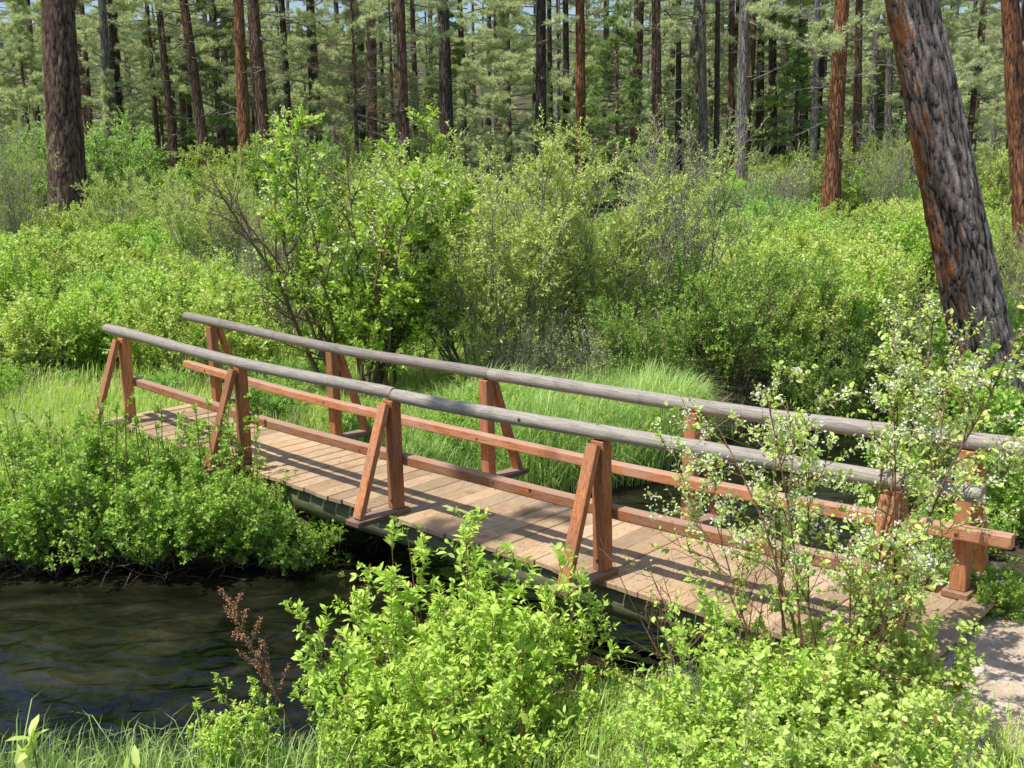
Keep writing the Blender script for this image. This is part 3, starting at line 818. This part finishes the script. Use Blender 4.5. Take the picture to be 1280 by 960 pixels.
# near leafy sprig at the left edge
sprig = make_shrub(105, .95, .25, .08, 4, 4, 1, (.085, .032), 7, 'leaf', .006, .05, .06, .5, 'leaf_snow', 'twig', 0, 0, .02, .16, .1, .5, True, 5, False, (.12, .1))
put(sprig, 'leafy_sprig', -1.38, 2.55, 1.2, 1.0, 'close pale sprig of large leaves at the left edge near the bottom', 'sprig', z=H(-1.38, 2.55)-.1)

# rusty dock stalk
W = Acc(); Sd = Acc(); rs = np.random.RandomState(8)
base = at(372, 850, 5.25); z0 = H(base[0], base[1])
e = empty('seed_stalk', (base[0], base[1], z0)); tag(e, 'rust brown dry seed stalk leaning over the dark water', 'seed stalk')
top = at(292, 748, 5.25) - np.array([base[0], base[1], z0])
st = np.array([top*q + np.array([.03*math.sin(q*5), 0, 0]) for q in np.linspace(0, 1, 9)])
tube(W, st, np.linspace(.006, .002, 9), 5)
SP = []
for q in np.linspace(.38, .98, 16):
    p, d = along(st, q); o = nrm(rs.randn(3)); br_ = grow(rs, p, nrm(d+o*.9), .24*(1.2-q)+.04, 4, .1, .1); tube(W, br_, .0018, 3)
    for u in np.linspace(.2, 1, 7): SP.append(along(br_, u)[0])
for q in np.linspace(.7, 1, 10): SP.append(along(st, q)[0])
SP = np.repeat(np.array(SP), 11, 0); SP = SP+rs.randn(*SP.shape)*.008
leaves(Sd, SP, nrm(rs.randn(len(SP), 3)), nrm(rs.randn(len(SP), 3)), .010, .008, 0, rs.rand(len(SP)))
link('stalk', W.mesh('stalk', [MT['twig_red']]), e); link('seed_head', Sd.mesh('seed_head', [MT['seed']]), e)

# ------------------------------------------------------------------ grass
def grass(name, n, sampler, hmin, hmax, w, mat, label, seed, lean=.35, straw=.04):
    rs = np.random.RandomState(seed)
    x, y = sampler(rs, n)
    z = height(x, y); ok = z > .02
    x, y, z = x[ok], y[ok], z[ok]; n = len(x)
    clump = np.clip(.5+.45*vnoise(x, y, 3.0, 7)+.45*vnoise(x, y, .9, 2)+.2*rs.randn(n)*.5, 0, 1.2)
    h = (hmin+(hmax-hmin)*rs.rand(n)**1.3)*(.5+.8*clump)
    az = rs.uniform(0, 2*math.pi, n) ; l = lean*np.abs(rs.randn(n))
    wa = .9+1.5*vnoise(x, y, .8, 3)
    dx = np.cos(az)*l + .25*lean*np.cos(wa); dy = np.sin(az)*l + .25*lean*np.sin(wa)
    base = np.stack([x, y, z-.02], 1)
    d = np.stack([dx, dy, np.zeros(n)], 1)
    side = np.stack([-np.sin(az+rs.randn(n)*.6), np.cos(az), np.zeros(n)], 1); side = nrm(side)
    hh = h[:, None]; ww = (w*rs.uniform(.6, 1.3, n))[:, None]
    p1 = base + (d*.18 + [0, 0, .45])*hh; p2 = base + (d*.62 + [0, 0, .80])*hh; p3 = base + d*1.25*hh + np.stack([np.zeros(n), np.zeros(n), h*(1.0-.35*np.minimum(l, 1.5))], 1)
    V = np.stack([base-side*ww*.5, base+side*ww*.5, p1-side*ww*.5, p1+side*ww*.5, p2-side*ww*.36, p2+side*ww*.36, p3], 1)
    b = np.arange(n)[:, None]*7
    t = np.clip(rs.rand(n)*.6+.25*clump+.15*(h/hmax), 0, 1)
    a = Acc(); a.add(V.reshape(-1, 3), np.concatenate([b+np.array([0, 1, 3, 2]), b+np.array([2, 3, 5, 4])]), 0, np.repeat(t, 7))
    a.f.append((b+np.array([4, 5, 6]), 0))
    tag(link(name, a.mesh(name, [MT[mat]])), label, 'grass', None, 'stuff')
def far_band(x0, x1, d0, d1, shift=.02):
    def f(rs, n):
        x = rs.uniform(x0, x1, n); y = pl_y(x, FAR_BANK)+shift+d0+(d1-d0)*rs.rand(n)
        return x, y
    return f
def no_deck(f):
    def g2(rs, n):
        x, y = f(rs, n)
        r = np.stack([x-BO[0], y-BO[1]], 1); t = r@dv[:2]; m = r@nv[:2]
        ok = ~((t > -.5) & (t < 9.6) & (m > -.13) & (m < BW+.13))
        return x[ok], y[ok]
    return g2
grass('meadow_grass', 60000, no_deck(far_band(-9, 1.6, .55, 5.5)), .16, .42, .006, 'grass', 'bright green meadow grass around the far end of the bridge', 1)
grass('meadow_grass', 60000, no_deck(far_band(-16, 5, 4, 16)), .18, .45, .011, 'grass', 'sunlit meadow grass running back under the bushes beyond the bridge', 2)
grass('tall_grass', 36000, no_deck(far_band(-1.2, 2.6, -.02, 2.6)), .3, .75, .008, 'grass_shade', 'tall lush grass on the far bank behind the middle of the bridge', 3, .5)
def near_s(rs, n):
    x = rs.uniform(-5, 1.6, n); y = pl_y(x, NEAR_BANK)-rs.rand(n)**1.2*2.6+.05
    return x, y
grass('bank_grass', 15000, near_s, .12, .36, .006, 'grass_shade', 'long shaded green grass on the near bank along the bottom left', 4, .45)
def near_r(rs, n):
    x = rs.uniform(.1, 3.4, n); y = rs.uniform(3.0, 6.3, n); P = np.stack([x, y], 1)
    ok = (y < pl_y(x, NEAR_BANK)) & (pl_dist(P, PATH) > .75)
    r = np.stack([x-BO[0], y-BO[1]], 1); m = r@nv[:2]; ok &= (m < -.2)
    return x[ok], y[ok]
grass('verge_grass', 16000, near_r, .10, .30, .005, 'grass', 'short pale grass under the leafy bushes beside the path', 5, .5)
# dry straw litter
def strawf(rs, n):
    x = rs.uniform(-8, 4, n); y = pl_y(x, FAR_BANK)+rs.rand(n)*6; return no_deck(lambda a, b: (x, y))(rs, n)
grass('dry_straw', 13000, strawf, .2, .5, .005, 'straw', 'scattered dry straw stalks in the far bank grass', 6, .6)

# ------------------------------------------------------------------ pines
def make_trunk(Ht, r, seed, rings=60, k=20, rough=.05, flare=.35, lean=(0, 0), bow=0.0, vor=False, s=1.0):
    zs = np.linspace(-.4, Ht, rings); a = np.arange(k)*2*math.pi/k
    u = np.clip(zs/Ht, 0, 1)
    rad = r*(1-.72*u**1.1) + r*flare*np.exp(-np.maximum(zs, 0)/(r*1.6))
    cx = lean[0]*zs + bow*np.sin(u*math.pi)*.5; cy = lean[1]*zs
    V = np.zeros((rings, k, 3)); TT = np.full((rings, k), .5)
    for i in range(rings):
        for j in range(k):
            c, sn = math.cos(a[j]), math.sin(a[j])
            if vor:
                q = Vector((c*r*10*s, sn*r*10*s, zs[i]*2.4*s))
                w = noise.noise_vector(q*.7)*.9 + noise.noise_vector(q*2.1)*.35
                dd, _ = noise.voronoi(q+w); pl = noise.noise(q*.45)
                e = min(1.0, (dd[1]-dd[0])*2.4); hs = _[0]; TT[i, j] = min(.98, e*(.62+.38*abs(noise.noise(hs*7.3))*2)) if e > .42 else e*.5
                n_ = rough*(e-.7)*(.55+.6*abs(pl)*2) + .5*rough*pl + .3*rough*noise.noise(q*3)
            else:
                n_ = rough*noise.noise(Vector((c*2.5, sn*2.5, zs[i]*.35+seed)))
            rr = rad[i]*(1+n_) 
            if flare: rr *= 1+.10*math.sin(a[j]*5+seed)*math.exp(-max(zs[i], 0)/(r*1.5))
            V[i, j] = (cx[i]+c*rr, cy[i]+sn*rr, zs[i])
    A = Acc(); i = np.arange(rings-1)[:, None]*k; j = np.arange(k)[None, :]; j2 = (j+1) % k
    A.add(V.reshape(-1, 3), np.stack([i+j, i+j2, i+k+j2, i+k+j], -1).reshape(-1, 4), 0, TT.ravel())
    A.add(V[-1], [list(range(k))])
    return A.mesh('trunk', [], True)

def make_crown(seed, z0, z1, Rm, nb, dead_from=2.0, ndead=14, nmat='needle', needle=.19, per=13, wn=.021, tuft_n=9, prof='pine', twist=.55):
    rng = np.random.RandomState(seed); W = Acc(); TP_, TD = [], []
    for b in range(nb+ndead):
        live = b < nb
        if live:
            u = (b+rng.rand())/nb; z = z0+(z1-z0)*u
            Lb = Rm*((1-u)**.8*.85+.15 if prof == 'fir' else (math.sin(min(1, u*1.15+.25)*math.pi)**.6*.9+.1)*rng.uniform(.55, 1.1))
        else:
            z = rng.uniform(dead_from, z0+2); Lb = Rm*rng.uniform(.15, .55)
        az = rng.uniform(0, 2*math.pi)
        d = np.array([math.cos(az), math.sin(az), rng.uniform(-.25, .25) if live else rng.uniform(-.35, .1)])
        bp = grow(rng, (0, 0, z), nrm(d), max(Lb, .3), 6, .03 if prof != 'fir' else -.02, .10)
        tube(W, bp, np.linspace(.045 if live else .022, .008, 7), 3)
        nsub = int(6+Lb*2.6) if live else int(3+Lb*2)
        for q in range(nsub):
            t = .22+.78*(q+rng.rand())/nsub; p, dd = along(bp, t)
            sd = nrm(np.cross(dd, [0, 0, 1]))*rng.choice([-1, 1])
            sp = grow(rng, p, nrm(dd*.7+sd*rng.uniform(.4, 1)+np.array([0, 0, rng.uniform(-.15, .3)])), (.25+.24*Lb*(1.1-t))*rng.uniform(.6, 1.2), 3, .05, .12)
            tube(W, sp, np.linspace(.012, .004, 4), 3)
            if live:
                for w_ in np.linspace(.25, 1, tuft_n//2 if t < .5 else tuft_n):
                    pp, d3 = along(sp, w_); TP_.append(pp+rng.randn(3)*.05); TD.append(d3)
    n = len(TP_); N_ = Acc()
    if n:
        P = np.repeat(np.array(TP_), per, 0); D = np.repeat(np.array(TD), per, 0)
        D = nrm(D*twist + nrm(rng.randn(n*per, 3)) + np.array([0, 0, .12]))
        tint = np.clip(np.repeat(rng.rand(n), per)*.7 + rng.rand(n*per)*.3, 0, 1)
        leaves(N_, P, D, nrm(rng.randn(n*per, 3)), needle*rng.uniform(.7, 1.1, n*per), wn, 0, tint, 'tri')
    A = Acc()
    for (f, m) in N_.f: pass
    me_w = W; A.v = W.v+N_.v; A.t = W.t+N_.t
    A.f = [(f, 0) for f, m in W.f] + [(f+W.n, 1) for f, m in N_.f]; A.n = W.n+N_.n
    return A.mesh('crown', [MT['twig_grey'], MT[nmat]])

trunks = [make_trunk(24.5, 1.0, 3.0*i, 50, 20, .10, .30, (0, 0), b) for i, b in enumerate((0, .9, -.7))]
trunkw = 1.0
crowns_tall = [make_crown(200+i, zb, 24, 3.2, 42, 2.5, 22) for i, zb in enumerate((6.0, 8.5, 4.0))]
crowns_young = [make_crown(210+i, .8, 10.5, 2.6, 74, .5, 6, 'needle', .20, 13, .024) for i in range(2)]
crown_fir = make_crown(220, .7, 9.5, 2.0, 90, .5, 4, 'needle_fir', .07, 16, .028, 12, 'fir', .4)
crown_rusty = make_crown(221, 4, 12, 2.6, 26, 1.5, 26, 'needle_dead', .16, 8, .015, 5)
young_trunk = make_trunk(10.5, .12, 2.0, 24, 9, .05, .2)

def pine(x, y, dia, bark, crown, label, group=None, lean=(0, 0), s=1.0, tv=0, cat='pine tree', rz=None, zc=0.0):
    z = H(x, y)
    e = empty('pine_tree', (x, y, z), 0, s); tag(e, label, cat, group)
    rz = random.uniform(0, 6.28) if rz is None else rz
    t = link('trunk', trunks[tv], e, MT[bark]); t.scale = (dia/2, dia/2, 1)
    t.rotation_euler = (-lean[1], lean[0], 0)
    if crown is not None:
        c = link('crown', crown, e); c.rotation_euler = (-lean[1], lean[0], rz); c.location = (0, 0, zc)
    return e

# (px at y=150, D, width px, bark, lean(px per 100px rise /100), crown index, label)
CT = crowns_tall
cat_trees = [
 (80, 33, 40, 'bark_brown', -.00, None, 'massive straight brown pine trunk on the left with a flared base'),
 (136, 52, 11, 'bark_grey', -.03, 0, 'slender pale pine trunk just right of the big left pine'),
 (149, 56, 12, 'bark_dark', .0, 2, 'thin dark pine trunk second to the right of the big left pine'),
 (250, 48, 13, 'bark_brown', -.10, 1, 'reddish pine trunk tilting left between the big left pine and the straight orange one'),
 (281, 60, 9, 'bark_grey', 0, 0, 'thin grey trunk just left of the straight orange trunk'),
 (306, 43, 15, 'bark_orange', .0, 1, 'straight orange brown pine trunk left of the flowering shrub'),
 (329, 47, 14, 'bark_brown', -.05, None, 'dark reddish trunk right behind the straight orange one'),
 (359, 55, 9, 'bark_dark', -.03, 0, 'thin dark trunk above the flowering shrub, left one'),
 (393, 62, 10, 'bark_dark', .0, 2, 'dark trunk above the flowering shrub, middle one'),
 (452, 58, 11, 'bark_dark', .01, 1, 'dark trunk above the flowering shrub, right one'),
 (503, 45, 13, 'bark_brown', -.02, 0, 'red brown pine trunk right of the flowering shrub'),
 (560, 50, 17, 'bark_dark', .0, 1, 'stout dark pine trunk behind the left side of the dome shaped willow'),
 (632, 66, 9, 'bark_grey', 0, 0, 'thin grey trunk above the middle of the dome shaped willow'),
 (674, 52, 14, 'bark_dark', .0, 1, 'dark straight pine trunk above the right of the dome shaped willow'),
 (689, 60, 7, 'bark_dark', .0, None, 'very thin dark trunk beside the dark straight pine'),
 (708, 60, 9, 'bark_dark', .0, 2, 'thin dark trunk left of the short orange trunk'),
 (724, 50, 13, 'bark_orange', -.01, 1, 'short stretch of orange trunk showing high above the willows'),
 (760, 62, 9, 'bark_grey', 0, 2, 'grey trunk half hidden by needles right of the short orange trunk'),
 (821, 48, 13, 'bark_brown', -.01, 0, 'red brown trunk behind the silvery willow'),
 (857, 58, 10, 'bark_grey', .08, None, 'grey trunk tilting right behind the silvery willow'),
 (880, 52, 11, 'bark_grey', -.01, 1, 'straight grey trunk right of the tilting grey one'),
 (896, 50, 7, 'bark_dark', .0, None, 'thin black trunk beside the straight grey one'),
 (912, 54, 8, 'bark_brown', .0, None, 'thin brown trunk left of the double toned trunk'),
 (929, 42, 14, 'bark_grey', .02, 1, 'broad trunk pale on its left and dark on its right, base in the bushes'),
 (950, 60, 10, 'bark_brown', 0, 0, 'brown trunk behind the broad double toned trunk'),
 (964, 58, 11, 'bark_dark', -.02, 2, 'dark trunk ending above the olive brush'),
 (1006, 60, 10, 'bark_dark', 0, 1, 'dark trunk left of the thin pale pole'),
 (1018, 46, 8, 'bark_grey', .01, None, 'thin pale grey pole of a trunk left of the bright orange pine'),
 (1042, 38, 19, 'bark_orange', .03, 2, 'bright orange pine trunk with loose bark and dead twigs, right of centre'),
 (1073, 50, 10, 'bark_brown', 0, 1, 'dark red trunk right of the bright orange pine'),
 (1110, 56, 9, 'bark_grey', 0, 0, 'grey trunk behind the pale sapling'),
 (1144, 46, 11, 'bark_grey', -.01, 2, 'grey trunk just left of the leaning pine'),
 (1159, 50, 8, 'bark_brown', .0, None, 'thin brown trunk almost hidden by the leaning pine'),
 (1272, 19, 30, 'bark_orange', -.10, None, 'orange barked pine trunk at the top right edge')]
for i, (px, D, wpx, bark, ln_, ci, lb) in enumerate(cat_trees):
    pt = at(px, 150, D); x, y = pt[0], D
    z = H(x, y); ln_ -= .045*(px-640)/560; x0 = x - ln_*(pt[2]-z)
    pine(x0, y, wpx/F*D/.93, bark, CT[ci] if ci is not None else CT[i % 2], lb, None, (ln_, 0), 1.0, i % 3, zc=rm.uniform(0, 2.5) + (3 if ci is None else 0))

# big leaning pine on the near bank, right
lx, ly = at(1262, 520, 10.2)[0], 10.2
lz = H(lx, ly)
e = empty('pine_tree', (lx, ly, lz)); tag(e, 'large leaning pine with grey and orange plated bark behind the right end of the bridge', 'pine tree')
toppt = at(1146, 0, 10.0)
lean = ((toppt[0]-lx)/(toppt[2]-lz), (10.0-10.2)/(toppt[2]-lz))
def plated_bark(name, g3, o3, bias, fur=(.03, .02, .016)):
    """bark plates whose furrows come from the trunk mesh itself; warm on the side that faces -x"""
    m, nt, out = newmat(name)
    tc = nt.nodes.new('ShaderNodeTexCoord'); geo = nt.nodes.new('ShaderNodeNewGeometry')
    v = mapping(nt, tc.outputs['Object'], (1, 1, .3))
    a = noise_n(nt, v, 14, 6, .7); b = noise_n(nt, tc.outputs['Object'], 45, 5, .75); c3 = noise_n(nt, tc.outputs['Object'], 1.6, 3)
    grey = ramp(nt, a, [(.3, g3[0]), (.5, g3[1]), (.68, g3[2])])
    org = ramp(nt, a, [(.3, o3[0]), (.5, o3[1]), (.68, o3[2])])
    sx = nt.nodes.new('ShaderNodeSeparateXYZ'); nt.links.new(tc.outputs['Object'], sx.inputs[0])
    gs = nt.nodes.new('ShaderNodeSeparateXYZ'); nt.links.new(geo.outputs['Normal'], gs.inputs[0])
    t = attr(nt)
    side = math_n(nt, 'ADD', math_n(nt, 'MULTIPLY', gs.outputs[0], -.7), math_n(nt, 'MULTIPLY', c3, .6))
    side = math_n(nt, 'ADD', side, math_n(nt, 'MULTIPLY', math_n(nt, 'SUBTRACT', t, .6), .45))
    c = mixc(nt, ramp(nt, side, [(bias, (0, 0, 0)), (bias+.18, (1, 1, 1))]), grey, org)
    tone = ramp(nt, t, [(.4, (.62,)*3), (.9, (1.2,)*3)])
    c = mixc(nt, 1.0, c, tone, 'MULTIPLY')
    c = mixc(nt, ramp(nt, b, [(.42, (0, 0, 0)), (.7, (.6,)*3)]), c, (.05, .04, .035))
    c = mixc(nt, ramp(nt, t, [(.03, (1, 1, 1)), (.15, (0, 0, 0))]), c, fur)
    p = nd(nt, 'ShaderNodeBsdfPrincipled'); p.inputs['Roughness'].default_value = .9; p.inputs['Specular IOR Level'].default_value = .15
    nt.links.new(c, p.inputs['Base Color'])
    nt.links.new(bump(nt, math_n(nt, 'ADD', a, math_n(nt, 'MULTIPLY', b, .7)), .9, .03), p.inputs['Normal'])
    nt.links.new(p.outputs[0], out.inputs['Surface']); return m
LB = plated_bark('plated_grey_orange_bark', ((.20, .155, .145), (.44, .37, .35), (.64, .57, .55)), ((.16, .055, .025), (.42, .16, .065), (.62, .30, .14)), .66)
BB = plated_bark('plated_brown_bark', ((.11, .065, .05), (.23, .145, .115), (.36, .25, .21)), ((.12, .055, .035), (.24, .12, .075), (.36, .20, .14)), .55)
OB = plated_bark('plated_orange_bark', ((.16, .07, .04), (.34, .16, .09), (.48, .26, .17)), ((.2, .07, .03), (.44, .18, .08), (.6, .3, .15)), .4)
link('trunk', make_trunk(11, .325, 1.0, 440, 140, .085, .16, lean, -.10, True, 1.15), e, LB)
ct = link('crown', CT[2], e); ct.location = (lean[0]*10, 0, 3.5); ct.scale = (1, 1, .8)
upper = link('upper_trunk', make_trunk(14, .17, 2.0, 20, 14, .03, 0, (0, 0)), e, MT['bark_orange']); upper.location = (lean[0]*10.8, lean[1]*10.8, 10.8)

big_left = make_trunk(24, .60, 3.0, 420, 90, .07, .28, (0, 0), 0, True, .62)
edge = make_trunk(14, .23, 5.0, 300, 70, .08, .2, (0, 0), 0, True, 1.3)
for o in list(col.objects):
    if o.name.startswith('trunk') and o.parent and 'massive straight' in o.parent.get('label', ''):
        o.data = big_left; o.scale = (1, 1, 1)
        if not len(big_left.materials): big_left.materials.append(BB)
        o.material_slots[0].link = 'OBJECT'; o.material_slots[0].material = BB
    if o.name.startswith('trunk') and o.parent and 'orange barked' in o.parent.get('label', ''):
        o.data = edge; o.scale = (1, 1, 1)
        if not len(edge.materials): edge.materials.append(OB)
        o.material_slots[0].link = 'OBJECT'; o.material_slots[0].material = OB
# filler forest
rf = random.Random(21)
placed = []
def filler(n, Da, Db, kind):
    for i in range(n):
        for _ in range(30):
            D = rf.uniform(Da, Db); px = rf.uniform(-120, 1400); x = (px-640)/F*D; y = D
            if all((x-a)**2+(y-b)**2 > 4 for a, b in placed): break
        placed.append((x, y))
        if kind == 'tall':
            bark = rf.choice(['bark_dark', 'bark_dark', 'bark_brown', 'bark_grey', 'bark_brown'])
            pine(x, y, rf.uniform(.3, .6), bark, rf.choice(CT), 'straight pine trunk deep in the forest behind the others', 'pine trees deep in the forest', (rf.uniform(-.03, .03), 0), rf.uniform(.9, 1.15), rf.randrange(3), zc=rf.uniform(-1.5, 2))
        else:
            z = H(x, y); e = empty('fir_tree' if kind == 'fir' else 'young_pine', (x, y, z), 0, rf.uniform(.65, 1.35))
            link('trunk', young_trunk, e, MT['bark_brown'])
            c = link('crown', crown_fir if kind == 'fir' else rf.choice(crowns_young), e); c.rotation_euler[2] = rf.uniform(0, 6.28)
            if kind == 'fir': tag(e, 'dark green young fir standing among the pine trunks', 'fir tree', 'young firs among the pines')
            else: tag(e, 'grey green young pine with branches to the ground among the trunks', 'pine tree', 'young pines among the trunks')
filler(82, 52, 90, 'tall')
filler(55, 90, 150, 'tall')
filler(52, 50, 85, 'young')
filler(80, 85, 150, 'young')
filler(12, 48, 80, 'fir')
for px, D in ((455, 47), (500, 50)):
    x, y = xy(px, D); z = H(x, y)
    e = empty('young_pine', (x, y, z)); link('trunk', young_trunk, e, MT['bark_brown']); link('crown', crown_rusty, e)
    tag(e, 'young pine with rust brown dead needles, ' + ('left' if px < 480 else 'right') + ' of the pair above the flowering shrub', 'pine tree')

# shade tree on the near bank outside the frame (throws the shade over the middle of the bridge)
pine(-5.2, 5.0, .4, 'bark_brown', CT[1], 'tall pine on the near bank left of the viewpoint, shading the middle of the bridge', None, (0, 0), .6, 0)

# ------------------------------------------------------------------ stones by the far rail end
def stone(x, y, s, label):
    A = Acc(); rs = random.Random(int(x*100)); n, k = 14, 20; V = []
    for i in range(n):
        th = math.pi*(i+.0)/(n-1)
        for j in range(k):
            ph = 2*math.pi*j/k; v = Vector((math.sin(th)*math.cos(ph), math.sin(th)*math.sin(ph), math.cos(th)*.7))
            v *= 1+.55*noise.noise(v*1.3+Vector((x*5, y*5, 0)))+.15*noise.noise(v*4)
            V.append(v*s)
    i = np.arange(n-1)[:, None]*k; j = np.arange(k)[None, :]; j2 = (j+1) % k
    A.add([tuple(v) for v in V], np.stack([i+j, i+k+j, i+k+j2, i+j2], -1).reshape(-1, 4))
    o = link('stone', A.mesh('stone', [MT['stone']], True)); o.location = (x, y, H(x, y)+s*.25); o.rotation_euler[2] = x*3
    tag(o, label, 'stone')
for px, D, s, lb in ((1246, 6.9, .085, 'pale rounded stone right of the end of the far mid rail, left one'), (1275, 6.8, .10, 'larger pale stone at the right edge beside the bridge end'),
                     (1258, 6.6, .07, 'small grey stone below the two pale ones by the bridge end'), (1275, 7.6, .11, 'pale stone at the right edge under the leaning pine')):
    x, y = xy(px, D); stone(x, y, s, lb)
# pale stump
x, y = xy(990, 33)
st_ = make_trunk(.75, .20, 4.0, 10, 12, .12, .2)
o = empty('stump', (x, y, H(x, y)+.1)); tag(o, 'small pale broken stump left of the bright orange pine', 'stump')
link('trunk', st_, o, MT['stone'])

# ------------------------------------------------------------------ light
SUN = nrm(np.array([-.41, -.24, 1.0]))
el = math.asin(SUN[2]); azm = math.atan2(SUN[0], SUN[1])
w = bpy.data.worlds.new("World"); scene.world = w; w.use_nodes = True
nt = w.node_tree; nt.nodes.clear()
sky = nt.nodes.new('ShaderNodeTexSky'); sky.sky_type = 'NISHITA'; sky.sun_disc = False
sky.sun_elevation = el; sky.sun_rotation = azm
bg = nt.nodes.new('ShaderNodeBackground'); bg.inputs['Strength'].default_value = .15
wo = nt.nodes.new('ShaderNodeOutputWorld')
nt.links.new(sky.outputs[0], bg.inputs[0]); nt.links.new(bg.outputs[0], wo.inputs[0])
sl = bpy.data.lights.new('sun', 'SUN'); sl.energy = 5.0; sl.angle = R(.53); sl.color = (1.0, .96, .88)
so = bpy.data.objects.new('sun', sl); col.objects.link(so)
so.rotation_euler = Vector(tuple(SUN)).to_track_quat('Z', 'Y').to_euler()
scene.view_settings.view_transform = 'Standard'
scene.view_settings.look = 'None'
scene.view_settings.exposure = 0
scene.cycles.max_bounces = 8
scene.cycles.transparent_max_bounces = 4
scene.cycles.caustics_reflective = False
scene.cycles.caustics_refractive = False
